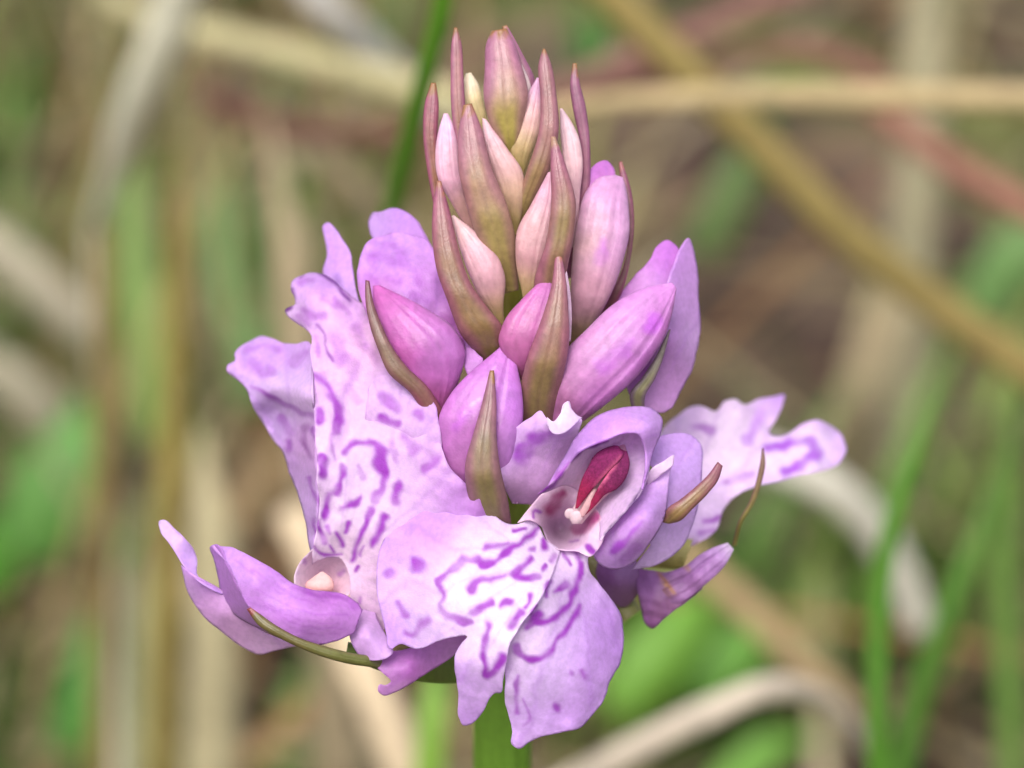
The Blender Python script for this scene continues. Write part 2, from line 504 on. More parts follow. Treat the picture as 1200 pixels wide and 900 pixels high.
def blades(name, base, heading, lean, length, width, droop, colour, mat, props, seg=7):
    """many thin folded leaves in one mesh (ground cover nobody could count)"""
    keep = np.ones(len(base), bool)      # bare brown patches in the litter
    for cx, cy, rx, ry in ((0.070, 0.46, 0.040, 0.13), (0.012, 0.62, 0.03, 0.10), (-0.055, 0.60, 0.022, 0.10), (-0.012, 0.66, 0.02, 0.06), (0.10, 0.62, 0.03, 0.06), (-0.06, 0.27, 0.02, 0.05)):
        keep &= (((base[:, 0] - cx) / rx) ** 2 + ((base[:, 1] - cy) / ry) ** 2 > 1) | (rng.random(len(base)) < 0.12)
    base, heading, lean, length, width, droop, colour = [q[keep] for q in (base, heading, lean, length, width, droop, colour)]
    n = len(base); t = np.linspace(0, 1, seg)
    h = np.stack([np.cos(heading), np.sin(heading), 0 * heading], -1)
    side = np.stack([-np.sin(heading), np.cos(heading), 0 * heading], -1)
    ang = lean[:, None] + droop[:, None] * t[None]              # angle from vertical along the blade
    ds = length[:, None] / (seg - 1)
    out = np.concatenate([np.zeros((n, 1)), np.cumsum(np.sin(ang[:, :-1]) * ds, 1)], 1)
    upz = np.concatenate([np.zeros((n, 1)), np.cumsum(np.cos(ang[:, :-1]) * ds, 1)], 1)
    C = base[:, None] + out[..., None] * h[:, None] + upz[..., None] * np.array([0, 0, 1.0])
    gz = ground_z(C[..., 0], C[..., 1]) + 0.001
    C[..., 2] = np.maximum(C[..., 2], gz)
    w = width[:, None] * (np.sin(np.pi * (0.18 + 0.82 * t)) ** 0.7)[None] * 0.5
    nrm = np.cos(ang)[..., None] * h[:, None] - np.sin(ang)[..., None] * np.array([0, 0, 1.0])
    A = C - side[:, None] * w[..., None]; B = C + side[:, None] * w[..., None]; Mid = C + nrm * (w * 0.5)[..., None]
    G = np.stack([A, Mid, B], 2)                                # n, seg, 3, xyz
    V = G.reshape(-1, 3)
    q = grid_faces(seg, 3)
    F = (q[None] + (np.arange(n) * seg * 3)[:, None, None]).reshape(-1, 4)
    col = np.repeat(colour, seg * 3, 0)
    return mesh_obj(name, V, F, mat, None, col, props, origin=np.array([0, 0.5, 0.0]))


def palette(n, cols):
    c = np.array([lin(k) for k in cols])
    i = rng.integers(0, len(cols), n); j = rng.integers(0, len(cols), n); u = rng.random((n, 1)) * 0.5
    return (c[i] * (1 - u) + c[j] * u) * (0.32 + 0.52 * rng.random((n, 1)))


n = 2300
bx = rng.uniform(-0.42, 0.42, n); by = rng.uniform(0.12, 1.25, n)
blades('dead_grass_litter', np.stack([bx, by, ground_z(bx, by) + rng.uniform(0.0, 0.022, n)], -1), rng.uniform(0, 6.283, n),
       rng.uniform(1.2, 1.55, n), rng.uniform(0.04, 0.17, n), rng.uniform(0.0015, 0.0045, n), rng.uniform(-0.1, 0.3, n),
       palette(n, ['#b8a67c', '#a08a62', '#c7b88e', '#7d634a', '#8f7056', '#a4794f', '#d2c6a0', '#6d5a48']), M_STRAW,
       {'kind': 'stuff', 'label': 'tangled straw-coloured dead grass lying on the ground', 'category': 'dead grass'})

# green grass in loose clumps, thicker to the left and low on the right
cl = []
for _ in range(240):
    x = rng.uniform(-0.36, 0.36); y = rng.uniform(0.16, 1.15)
    w = 0.95 if x < -0.03 else (0.85 if y < 0.40 else 0.14)
    if rng.random() < w: cl.append((x, y))
cl = np.array(cl); n = 3600
k = rng.integers(0, len(cl), n)
bx = cl[k, 0] + rng.normal(0, 0.011, n); by = cl[k, 1] + rng.normal(0, 0.011, n)
blades('short_grass', np.stack([bx, by, ground_z(bx, by)], -1), rng.uniform(0, 6.283, n), rng.uniform(0.05, 0.45, n),
       rng.uniform(0.025, 0.075, n), rng.uniform(0.0018, 0.0042, n), rng.uniform(0.2, 1.3, n),
       palette(n, ['#6f9a38', '#5f8a34', '#8aaa4a', '#7fa354', '#a0ae5e', '#4f7f34', '#94a84c']), M_GRASS,
       {'kind': 'stuff', 'label': 'short green grass growing in loose clumps', 'category': 'grass'})


n = 700
bx = np.where(rng.random(n) < 0.68, rng.uniform(-0.34, 0.0, n), rng.uniform(0.0, 0.36, n)); by = 0.20 + rng.random(n) ** 0.8 * 0.85
lf = bx < -0.02
blades('standing_dead_grass', np.stack([bx, by, ground_z(bx, by) - 0.002], -1), rng.uniform(0, 6.283, n), np.where(lf, rng.uniform(0.0, 0.35, n), rng.uniform(0.2, 0.9, n)),
       rng.uniform(0.07, 0.19, n), rng.uniform(0.0010, 0.0028, n), rng.uniform(0.0, 0.9, n),
       palette(n, ['#c4b78c', '#a8985f', '#b5a878', '#94833f', '#cfc39c', '#a0704f', '#8f9050', '#b08a66']), M_STRAW,
       {'kind': 'stuff', 'label': 'thin dry grass standing loosely over the litter', 'category': 'dead grass'}, seg=10)


# ------------------------------------------------------------------ single stalks and leaves behind the flower
def sweep(name, C, r, col, mat, flat=0.55, ns=10, props=None, parent=None, fold=0.0, lumps=0.0, origin=None, side_hint=None, ridges=0.0):
    """tapered stalk or leaf along world points C with half-width r (metres)"""
    C = np.asarray(C, float); n = len(C)
    T = np.gradient(C, axis=0); T /= np.linalg.norm(T, axis=1, keepdims=True)
    side = np.cross(T, side_hint if side_hint is not None else FWD)
    side /= np.maximum(np.linalg.norm(side, axis=1, keepdims=True), 1e-9)
    nr = np.cross(side, T)
    ph = np.linspace(0, 2 * math.pi, ns, endpoint=False)
    r = r * (1 + lumps * np.sin(np.linspace(0, 40, n)))
    V = (C[None] + np.cos(ph)[:, None, None] * side[None] * r[None, :, None]
         + (np.sin(ph) * flat)[:, None, None] * nr[None] * r[None, :, None]
         + (fold * np.abs(np.cos(ph)))[:, None, None] * nr[None] * r[None, :, None])
    if ridges:
        V = C[None] + (V - C[None]) * (1 + ridges * np.cos(ph * 11))[:, None, None]
    V = V.reshape(-1, 3); N = len(V)
    V = np.concatenate([V, C[:1], C[-1:]])
    i = np.arange(ns) * n; j = np.roll(i, -1)
    fs = [grid_faces(ns, n, wrap=True), np.stack([j, i, np.full(ns, N)], -1), np.stack([i + n - 1, j + n - 1, np.full(ns, N + 1)], -1)]
    cc = np.repeat(col[None], ns, 0).reshape(-1, 3) if col.ndim == 2 else np.repeat(col[None], N, 0)
    cc = np.concatenate([cc, cc[:2]])
    return mesh_obj(name, V, fs, mat, parent, np.clip(cc, 0.002, 0.9), props, origin=origin)


def background(name, label, cat, group, pts, w, colour, leaf=False, root=True, end=None, taper=True):
    pts = np.asarray(pts, float)
    n = max(24, int(plen(pts) / 16)); c = curve(pts, n)
    W = P(c[:, 0], c[:, 1], c[:, 2])
    r = np.interp(np.linspace(0, 1, n), np.linspace(0, 1, len(w)), w) * 0.5 * K * (FOCUS + c[:, 2] / 1000) / FOCUS
    if root:          # carry the stalk on down to the soil it grows from
        b = W[0]; foot = np.array([b[0] + (W[0] - W[3])[0] * 1.5, b[1] + 0.01, 0.0]); foot[2] = ground_z(foot[0], foot[1]) - 0.006
        q = np.linspace(0, 1, 10)[:-1, None]
        W = np.concatenate([foot * (1 - q) + b * q, W]); r = np.concatenate([np.full(9, r[0]), r])
    if taper:
        k = np.clip((len(r) - np.arange(len(r))) / (len(r) * 0.25), 0.12, 1); r = r * k
    t = np.arange(len(W)); col = lin(colour)[None] * (1.0 if leaf else np.array([0.74, 0.76, 0.82])) * (1 + 0.10 * nz(t * 1.0, t * 0.0 + len(label), 6)[:, None])
    return sweep(name, W, r, col, M_GRASS if leaf else M_STRAW, flat=0.16 if leaf else 0.75, fold=0.35 if leaf else 0.0,
                 lumps=0.0 if leaf else 0.03, props={'label': label, 'category': cat, 'group': group}, origin=W[0])


DS, GB = 'dead stalks behind the orchid', 'green leaves behind the orchid'


def straw(label, pts, w, colour, **kw):
    return background('dead_grass_stalk', label, 'dead stalk', DS, pts, w, colour, **kw)


def green(label, pts, w, colour, name='grass_blade', **kw):
    return background(name, label, 'grass blade' if name == 'grass_blade' else 'leaf', GB, pts, w, colour, leaf=True, **kw)


straw('broad pale cream dead blade hanging across the top left corner', [(112, 265, 210), (132, 205, 195), (152, 140, 185), (182, 70, 175), (222, -40, 165)], [24, 36, 50, 56, 56], '#f0e8c8', taper=False)
straw('olive tan dead stem sloping right below the top left corner', [(120, -5, 230), (200, 30, 220), (290, 52, 215), (390, 78, 210), (500, 108, 200), (580, 140, 200)], [30, 36, 36, 36, 36], '#c8bb88', root=False, taper=False)
straw('greyish dead blade sloping down to the green blade at top', [(340, -50, 230), (385, 10, 230), (425, 50, 235), (470, 95, 240), (540, 160, 245)], [40, 40, 38, 34, 20], '#d2cabb', root=False)
straw('reddish brown dead stalk lying level left of the bud tips', [(230, 105, 230), (280, 132, 230), (340, 150, 230), (420, 156, 230), (520, 160, 232)], [24, 28, 28, 28, 24], '#86584a', root=False, taper=False)
straw('tan upright dead stalk behind the topmost purple petals', [(395, 900, 250), (380, 700, 240), (362, 500, 230), (350, 400, 225), (338, 290, 220), (322, 190, 218), (312, 130, 218)], [48, 48, 48, 48, 46, 42], '#c6b088')
straw('faint brownish stalk slanting behind the tip of the purple petals', [(340, 150, 370), (400, 205, 370), (460, 265, 372), (520, 330, 375)], [34, 34, 34, 30], '#8f7c5e', root=False)
straw('yellowish thick dead stem running diagonally across the upper right', [(1260, 470, 170), (1180, 415, 167), (1080, 345, 163), (1000, 280, 159), (900, 180, 155), (800, 78, 151), (720, 0, 148), (660, -60, 145)], [46, 46, 46, 46, 46, 46], '#a48e52', root=False, taper=False)
straw('straw yellow stem lying level across the upper right', [(640, 132, 138), (700, 121, 136), (850, 113, 133), (1020, 113, 130), (1260, 116, 126)], [20, 26, 32, 33, 33], '#c0a878', root=False, taper=False)
straw('pinkish brown stem rising to the top edge right of the bud tips', [(660, 105, 220), (740, 68, 220), (830, 32, 220), (930, -12, 220), (1000, -50, 220)], [26, 30, 30, 30, 28], '#976c5e', root=False, taper=False)
straw('arched pinkish dead stem above the level straw stem', [(640, 118, 225), (760, 92, 225), (860, 66, 225), (940, 58, 225), (1010, 82, 225), (1060, 130, 225)], [26, 28, 28, 28, 26], '#936455', root=False, taper=False)
straw('reddish brown stem sloping to the right edge below the level straw stem', [(1010, 110, 205), (1060, 152, 202), (1120, 196, 200), (1190, 236, 198), (1270, 290, 195)], [28, 32, 34, 34, 32], '#9c6a56', root=False, taper=False)
straw('pale olive upright stalk near the right edge behind the crossing stems', [(1050, 620, 400), (1058, 480, 395), (1066, 340, 390), (1076, 200, 385), (1090, -50, 380)], [54, 54, 54, 52, 50], '#a69c78', taper=False)
straw('curved pale beige dead blade arching along the bottom right', [(560, 975, 125), (660, 925, 120), (740, 880, 115), (830, 835, 112), (910, 806, 115), (960, 815, 122), (1005, 860, 130), (1040, 930, 140)], [34, 36, 36, 35, 30, 22, 12], '#e0cdb2', root=False, taper=False)
straw('whitish dead blade slanting below the right-hand petal', [(850, 520, 190), (920, 545, 190), (975, 572, 192), (1015, 608, 195), (1050, 660, 198), (1080, 740, 202)], [36, 44, 46, 44, 40, 34], '#e8dfc6', root=False, taper=False)
straw('tan dead stalk slanting towards the arching blade at lower right', [(780, 630, 245), (850, 690, 240), (920, 755, 235), (1000, 840, 230)], [36, 36, 36, 34], '#b09468', root=False, taper=False)
straw('wide beige dead stalk standing below the lower pink petal', [(500, 990, 172), (478, 920, 170), (450, 840, 170), (420, 770, 172), (385, 690, 176), (340, 600, 182)], [54, 54, 52, 50, 46, 40], '#e2c8a0', taper=False)
straw('olive brown thin stalk standing left of the purple flower', [(188, 960, 195), (192, 760, 192), (200, 560, 190), (207, 380, 188), (209, 220, 188), (205, 90, 190)], [34, 34, 34, 32, 28, 20], '#8d7b3c')
straw('broad pale olive stalk rising below the leftmost petal', [(246, 980, 220), (250, 840, 218), (252, 700, 216), (246, 600, 216), (235, 500, 220)], [66, 66, 64, 60, 50], '#c4b588')
straw('pale greenish stalk standing at lower left', [(168, 980, 235), (170, 860, 232), (172, 760, 230), (165, 640, 230)], [44, 44, 42, 36], '#a5a372')
straw('brownish thin stalk standing near the left edge', [(118, 960, 220), (120, 700, 215), (122, 420, 210), (120, 260, 208), (112, 60, 210)], [26, 26, 26, 24, 20], '#84703f')
straw('short greyish dead blade slanting at the left edge', [(-30, 270, 350), (20, 310, 350), (70, 355, 352), (125, 415, 355)], [44, 48, 48, 40], '#b4a88c', root=False)
straw('pale dead blade lying at the left edge under the greyish one', [(-40, 420, 360), (10, 445, 360), (50, 480, 362), (85, 530, 366)], [50, 54, 50, 36], '#b4aa8c', root=False)
straw('tan dead stalk lying level at lower left', [(60, 735, 360), (140, 722, 358), (220, 700, 356), (300, 690, 356)], [34, 38, 38, 34], '#a89b72', root=False)
straw('beige dead leaf scrap in the bottom left corner', [(-30, 800, 345), (15, 835, 343), (50, 880, 342), (80, 950, 340)], [56, 60, 58, 46], '#b8a27e', root=False, taper=False)
straw('dull brown stalk slanting between the right petals and the green blade', [(1000, 470, 360), (1030, 400, 362), (1060, 330, 364)], [44, 44, 40], '#a3906c')

green('slim bright green blade rising just left of the bud tips', [(452, 268, 83), (464, 225, 79), (480, 160, 73), (500, 80, 67), (528, -30, 61)], [22, 24, 24, 24, 24], '#5f9426', root=False, taper=False)
green('long green blade with its tip right of the petals', [(1030, 990, 95), (1029, 860, 91), (1030, 740, 89), (1042, 630, 87), (1075, 530, 85), (1118, 428, 83)], [26, 26, 24, 24, 19, 8], '#55862a')
green('second green blade leaning right near the right edge', [(1040, 990, 140), (1066, 860, 136), (1104, 740, 132), (1140, 640, 130), (1168, 545, 130)], [32, 31, 30, 26, 14], '#54802e')
green('green blade along the right edge', [(1190, 960, 210), (1184, 800, 208), (1178, 640, 206), (1190, 480, 204), (1215, 380, 204)], [30, 32, 34, 32, 24], '#5f8034')
green('broad bluish green leaf at the right edge', [(1240, 270, 330), (1200, 300, 332), (1165, 345, 336), (1145, 400, 340)], [60, 84, 74, 20], '#6f9254', name='leaf', root=False)
green('broad deep green leaf near the left edge', [(20, 650, 330), (55, 590, 328), (85, 530, 328), (95, 460, 332)], [80, 120, 110, 30], '#5c8a3e', name='leaf', root=False)
green('low bright green leaf in the left edge shadows', [(-30, 690, 345), (20, 625, 345), (70, 580, 348), (110, 560, 352)], [60, 80, 60, 20], '#4f8f22', name='leaf', root=False)
green('small bright green leaf left of the purple petals', [(300, 480, 345), (284, 380, 345), (266, 290, 347), (262, 225, 348), (270, 150, 352)], [36, 48, 54, 44, 14], '#5f8446', name='leaf', root=False)
green('yellow green leaf between two upright stalks at left', [(178, 520, 350), (168, 400, 350), (160, 300, 352), (152, 220, 354), (140, 140, 358)], [34, 46, 50, 42, 14], '#758f44', name='leaf', root=False)
green('green blade leaning at the lower left', [(60, 990, 300), (85, 860, 300), (112, 760, 302), (140, 640, 306)], [50, 60, 56, 24], '#4f8a30')
green('small dark green leaf behind the bud tips', [(710, 90, 400), (698, 62, 400), (690, 38, 402), (684, 0, 405)], [40, 58, 54, 16], '#3c641e', name='leaf', root=False)
green('dull dark green blade behind the pale right buds', [(820, 300, 380), (850, 240, 380), (880, 180, 382), (905, 110, 386)], [46, 56, 50, 20], '#4c6228', root=False)
green('bright lime leaf below the withered petal', [(720, 830, 290), (760, 780, 290), (800, 735, 292), (845, 690, 296)], [60, 84, 74, 20], '#6c9a34', name='leaf', root=False)
green('lime leaf right of the front petal lobes', [(820, 830, 310), (850, 785, 310), (880, 750, 312), (915, 705, 316)], [50, 70, 60, 16], '#679a38', name='leaf', root=False)
green('green leaf under the arching beige blade', [(820, 990, 270), (860, 920, 268), (905, 880, 268), (965, 860, 272)], [40, 54, 50, 18], '#6fa03c', name='leaf')
green('light green blade beside the stem at the bottom', [(505, 1000, 140), (503, 930, 138), (505, 860, 137), (512, 790, 138), (520, 740, 140)], [34, 36, 36, 34, 28], '#7aa03a')
green('green blade under the brown bract at bottom', [(330, 990, 330), (335, 900, 328), (345, 830, 328), (360, 760, 332)], [50, 56, 50, 22], '#56802c')

# ------------------------------------------------------------------ the orchid
def axis_d(y): return 2.0 + (y - 100) * 0.0194


stem_pts = [(598, 70), (597, 120), (598, 200), (600, 280), (600, 380), (596, 500), (590, 620), (588, 740), (588, 860), (588, 960)]
stem_r = [2, 7, 13, 17, 22, 26, 31, 35, 37, 37]
sp = np.array([P(x, y, axis_d(y)) for x, y in stem_pts])
foot = np.array([sp[-1][0], sp[-1][1] + 0.001, -0.006])
orchid = empty('orchid', (foot[0], foot[1], 0.0), None,
               {'label': 'lilac spotted orchid spike with opening buds, in sharp focus', 'category': 'orchid'})
C = np.concatenate([sp, [sp[-1] * (1 - q) + foot * q for q in np.linspace(0.1, 1, 12)]])
rr = np.concatenate([np.array(stem_r) * K, np.linspace(37, 46, 12) * K])
q = np.linspace(0, 1, 130)
tt = np.linspace(0, 1, len(C))
C = np.stack([np.interp(q, tt, C[:, i]) for i in range(3)], 1)
C = np.stack([np.convolve(np.pad(C[:, i], 3, 'edge'), np.ones(7) / 7, 'valid') for i in range(3)], 1)
rr = np.interp(q, tt, rr)
g = np.clip((q - 0.12) / 0.22, 0, 1)[:, None]
sweep('stem', C, rr, lin('#a09a3c') * (1 - g) + lin('#648a2a') * g, M_STEM, flat=1.0, ns=60, parent=orchid, ridges=0.035)


def bud(L, Rr, dz, cols, name='flower_bud', parent=orchid, **kw):
    kw.setdefault('mat', M_BUD)
    kw.setdefault('seams', [(0.28, 0.10, 0.05), (-0.55, 0.06, 0.05)]); kw['th'] = kw.get('th', 0.85) * 0.72; kw.setdefault('tone', 1.101 if np.mean([q[1] for q in L]) < 345 else 1.0)
    return body(name, L, Rr, dz, cols, parent, **kw)


# --- the closed tip of the spike
bract([(600, 205), (588, 172), (574, 145), (567, 118), (568, 80), (570, 50), (576, 36)],
      [(602, 205), (606, 178), (614, 140), (619, 110), (612, 78), (604, 52), (594, 33)], [3.2, 2.2, 1.8, 1.8, 2.0], orchid, edge='#b06c92', mid='#b3a848', th=0.75,
      cols=[(585, 150, '#b0a53e'), (592, 175, '#a89e34'), (585, 100, '#c48a9c'), (585, 60, '#b8709c'), (610, 110, '#b9a060')], tip='#9a6a30')
bract([(615, 150), (611, 100), (600, 60), (588, 31)], [(628, 120), (628, 98), (612, 62), (594, 29)], [3.4, 3.0, 3.0, 3.0], orchid, edge='#a4608a', mid='#a86a86', tip='#9a6a30', th=0.45)
bud([(620, 130), (612, 90), (604, 66)], [(626, 130), (622, 100), (607, 66)], [3.0, 2.6, 2.4], '#f0dcd4')
bud([(606, 215), (598, 190), (597, 166), (604, 142), (617, 112), (629, 91)], [(610, 215), (620, 188), (633, 150), (635, 118), (634, 100), (632, 91)],
    [3.0, 2.4, 2.2, 2.4], [(628, 100, '#dba2cc'), (618, 140, '#e0b4a8'), (605, 175, '#c8b46a'), (610, 205, '#a8a03c')])
bud([(580, 170), (560, 150), (545, 125), (542, 98), (546, 86)], [(584, 170), (574, 148), (568, 125), (560, 97), (552, 85)], [3.6, 3.2, 3.0, 3.0],
    [(550, 92, '#efe6b8'), (560, 130, '#e2d58c'), (575, 155, '#bdb050')])
bract([(552, 230), (537, 180), (529, 130), (528, 85), (529, 50), (532, 32)], [(562, 225), (552, 180), (546, 130), (543, 85), (541, 52), (536, 32)],
      [2.6, 2.3, 2.2, 2.2, 2.3], orchid, edge='#a4607c', mid='#a87866', tip='#9a6a30')
bract([(520, 300), (508, 240), (500, 195), (496, 160), (498, 120), (505, 97)], [(536, 290), (524, 240), (516, 200), (513, 160), (514, 118), (511, 97)],
      [4.0, 3.6, 3.4, 3.4, 3.5], orchid, edge='#9b506c', mid='#94603c', tip='#9a6a30')
bud([(560, 290), (530, 240), (512, 205), (510, 180), (514, 152), (520, 133)], [(568, 285), (552, 240), (541, 205), (538, 180), (531, 145), (525, 133)],
    [3.2, 2.6, 2.2, 2.2, 2.4], [(523, 140, '#e6b8d8'), (525, 175, '#e0b0bc'), (528, 210, '#cf9cae'), (545, 250, '#c69a86')])
bract([(588, 345), (562, 285), (545, 235), (537, 195), (537, 155), (543, 123)], [(608, 340), (606, 290), (596, 245), (576, 195), (565, 152), (553, 121)],
      [3.2, 2.0, 1.2, 0.9, 1.0, 1.2], orchid, edge='#ac6c86', mid='#a89060', tip='#a0703c', th=0.7,
      cols=[(578, 275, '#a09a3c'), (592, 315, '#9c942c'), (560, 230, '#b08066'), (550, 170, '#a06a76'), (555, 190, '#a08a4e')])
bud([(600, 275), (588, 230), (574, 190), (566, 158), (565, 138)], [(606, 275), (614, 235), (612, 200), (596, 176), (570, 140)],
    [3.0, 2.2, 1.9, 2.0], [(575, 155, '#e6bcc0'), (592, 195, '#e2b6b0'), (605, 230, '#d6b48a'), (603, 265, '#a89c40')])
bract([(596, 290), (604, 240), (618, 198), (631, 155), (633, 110), (631, 75), (636, 57)], [(612, 280), (628, 235), (645, 198), (655, 150), (652, 110), (646, 75), (639, 57)],
      [4.0, 2.6, 1.8, 1.5, 1.6, 1.8], orchid, edge='#a4687a', mid='#a88a62', tip='#9a6a30', th=0.7,
      cols=[(612, 252, '#a49e34'), (625, 215, '#9a8040'), (640, 150, '#a86c76'), (642, 100, '#98686a')])
bud([(668, 290), (668, 232), (660, 190), (657, 160), (656, 138), (656, 127)], [(676, 290), (680, 225), (683, 190), (678, 160), (668, 140), (659, 127)],
    [4.0, 3.0, 2.7, 2.7, 2.8], [(660, 140, '#ecc8cc'), (670, 180, '#e4c0bc'), (673, 220, '#d8aeb0')])
bract([(660, 330), (672, 265), (680, 215), (679, 165), (671, 125), (668, 100), (671, 74)], [(680, 320), (688, 262), (692, 200), (690, 150), (685, 118), (680, 100), (676, 74)],
      [5.0, 4.0, 3.4, 3.2, 3.2, 3.3], orchid, edge='#94567a', mid='#9a5c74', tip='#9a6a30', th=0.6)
bud([(622, 395), (612, 345), (604, 300), (606, 270), (622, 240), (642, 202)], [(628, 395), (628, 345), (640, 300), (650, 262), (652, 230), (648, 200)],
    [3.6, 2.2, 1.4, 1.3, 1.6], [(640, 215, '#d6a0b4'), (622, 260, '#dcb0ac'), (620, 300, '#d49ea4'), (610, 330, '#c0ac5c'), (620, 385, '#9a8c30')])
bract([(630, 390), (626, 330), (640, 282), (646, 235), (645, 195), (646, 160)], [(656, 385), (664, 320), (673, 270), (675, 238), (664, 196), (651, 160)],
      [4.6, 1.9, 0.8, 0.5, 0.5, 0.6], orchid, edge='#a8607e', mid='#9a8648', tip='#b0886a', th=0.7,
      cols=[(645, 300, '#a05a74'), (662, 260, '#8a8230'), (655, 215, '#8f7444'), (650, 180, '#a46a70'), (665, 300, '#8f7a48')])
# --- large pale pink bud to the right of the tip
bud([(655, 430), (664, 385), (668, 345), (670, 310), (676, 262), (688, 222), (702, 208), (722, 205)], [(672, 430), (694, 385), (716, 345), (732, 300), (738, 270), (737, 245), (734, 222), (730, 208)],
    [6.0, 4.6, 3.4, 3.0, 3.0, 3.2, 3.6], [(675, 410, '#8f8040'), (712, 225, '#d99cd4'), (700, 250, '#ddaebc'), (690, 290, '#dbb4a6'), (690, 335, '#cf9aa8'), (725, 250, '#cf98cc'), (712, 300, '#cc8cc0'), (728, 290, '#d2a0d0')],
    th=0.8, seams=[(0.45, 0.07, 0.05), (-0.5, 0.04, 0.06)], strokes=[([(708, 285), (706, 302)], 14, 0.35)])
fan('sepal', [(690, 280), (725, 260)], [(684, 250), (686, 220), (692, 198), (702, 189), (711, 188), (718, 196), (722, 210), (728, 235)],
    [(690, 280, 3.6), (725, 260, 3.6), (692, 198, 3.6), (712, 188, 4.2), (705, 220, 3.4)], [(700, 200, '#cf86d6'), (705, 240, '#d59cc8')], orchid, thick=0.25)
bract([(692, 385), (715, 345), (732, 305), (736, 260), (729, 225), (725, 190)], [(702, 385), (728, 345), (740, 295), (743, 255), (740, 225), (729, 189)],
      [5.2, 4.6, 4.4, 4.4, 4.6], orchid, edge='#94486c', mid='#8c5a5a', tip='#a85a5e', th=0.5)
# --- bud in the crook of the left bract
bud([(586, 402), (578, 370), (562, 348), (548, 318), (537, 285), (529, 253)], [(594, 400), (590, 360), (592, 325), (582, 298), (560, 274), (532, 252)],
    [3.4, 2.2, 1.7, 1.6, 1.8], [(535, 265, '#e8c0b8'), (555, 300, '#deacb4'), (575, 330, '#d4a0b0'), (580, 352, '#c4a070'), (590, 375, '#b4ac48')], th=0.8)
bract([(568, 425), (540, 392), (524, 352), (512, 318), (507, 285), (507, 245), (512, 212)], [(590, 420), (590, 385), (573, 362), (552, 332), (538, 292), (528, 250), (517, 212)],
      [2.4, 1.0, 0.5, 0.6, 0.8, 1.2], orchid, edge='#a4587a', mid='#987e4c', tip='#a06a50', th=0.7,
      cols=[(520, 280, '#8f6f40'), (535, 330, '#8c5c50'), (560, 380, '#85603e'), (575, 405, '#7a6a2c'), (515, 240, '#a0586a')])
# --- centre: pink bud and its upright bract
bud([(618, 455), (596, 425), (584, 400), (592, 374), (612, 350), (640, 323)], [(630, 455), (640, 420), (650, 385), (652, 350), (650, 335), (645, 322)],
    [2.4, 1.4, 1.1, 1.2, 1.5], [(638, 332, '#cf7fc0'), (615, 370, '#c878ae'), (600, 405, '#c272a4'), (620, 440, '#a85a80')])
bud([(666, 400), (664, 360), (661, 335), (661, 316)], [(669, 400), (670, 365), (668, 340), (664, 316)], [1.8, 1.3, 1.2, 1.3], '#eccde0', step=2)
bract([(612, 520), (608, 470), (616, 425), (634, 375), (646, 335), (651, 293)], [(648, 515), (656, 460), (667, 400), (666, 360), (663, 325), (657, 292)],
      [3.4, 2.0, 0.6, 0.2, 0.4, 0.7], orchid, edge='#a45c7e', mid='#948448', tip='#b87850', th=0.75,
      cols=[(630, 440, '#8a7040'), (645, 470, '#8f7a48'), (640, 400, '#a05a70'), (655, 350, '#95783c'), (625, 500, '#7c6238')])
# --- big bud leaning right
bud([(634, 500), (642, 445), (655, 420), (685, 388), (725, 352), (762, 335), (788, 331)], [(668, 505), (705, 478), (738, 450), (762, 422), (780, 392), (789, 362), (793, 338)],
    [3.0, 2.0, 1.6, 1.5, 1.7, 2.0], [(780, 345, '#d493d4'), (765, 380, '#c06fc0'), (745, 370, '#d49ad6'), (700, 400, '#d6a2cc'), (740, 400, '#d2a0d4'), (710, 430, '#c98ac8'), (680, 440, '#cf98c4'), (700, 465, '#b870b4'), (655, 465, '#b87a9c'), (755, 425, '#b868bc')],
    th=0.8, seams=[(-0.35, 0.05, 0.05), (0.62, 0.08, 0.05)], strokes=[([(668, 402), (700, 388), (735, 372)], 3, 0.3, '#a8609c'), ([(770, 372), (762, 385)], 14, 0.35), ([(705, 428), (735, 405)], 16, 0.2)])
fan('sepal', [(740, 470), (770, 478)], [(715, 400), (722, 350), (742, 326), (760, 306), (773, 286), (783, 281), (792, 287), (798, 300), (806, 340), (800, 400), (785, 450)],
    [(740, 470, 4.6), (770, 478, 4.6), (722, 350, 4.8), (760, 306, 4.8), (783, 281, 5.6), (798, 300, 5.4), (800, 400, 5.2), (765, 380, 4.0)],
    [(775, 300, '#cb84d8'), (745, 340, '#d29ad8'), (780, 350, '#d6aae4'), (770, 430, '#d2a6dc')], orchid, thick=0.3)
fan('sepal', [(752, 484), (778, 484)], [(752, 452), (764, 420), (776, 375), (787, 318), (800, 288), (807, 279), (813, 290), (816, 305), (819, 340), (821, 385), (814, 425), (800, 455), (788, 478)],
    [(752, 484, 4.0), (778, 484, 4.6), (764, 420, 3.3), (788, 400, 3.4), (780, 365, 3.4), (790, 315, 4.0), (807, 279, 5.2), (819, 340, 5.4), (821, 385, 5.6), (800, 455, 5.2), (805, 380, 4.6)],
    [(805, 300, '#d6aae6'), (800, 350, '#d8b2e8'), (785, 400, '#cb92da'), (810, 400, '#dcc0ea'), (780, 450, '#d6aade')], orchid, thick=0.25)
bract([(745, 490), (738, 462), (752, 443), (768, 418), (777, 400), (784, 386)], [(756, 488), (756, 465), (768, 443), (777, 420), (782, 402), (786, 386)], [3.6, 2.7, 2.5, 2.5, 2.6], orchid, edge='#7e6a78', mid='#8a8a5c', tip='#7a4a52', th=0.4)
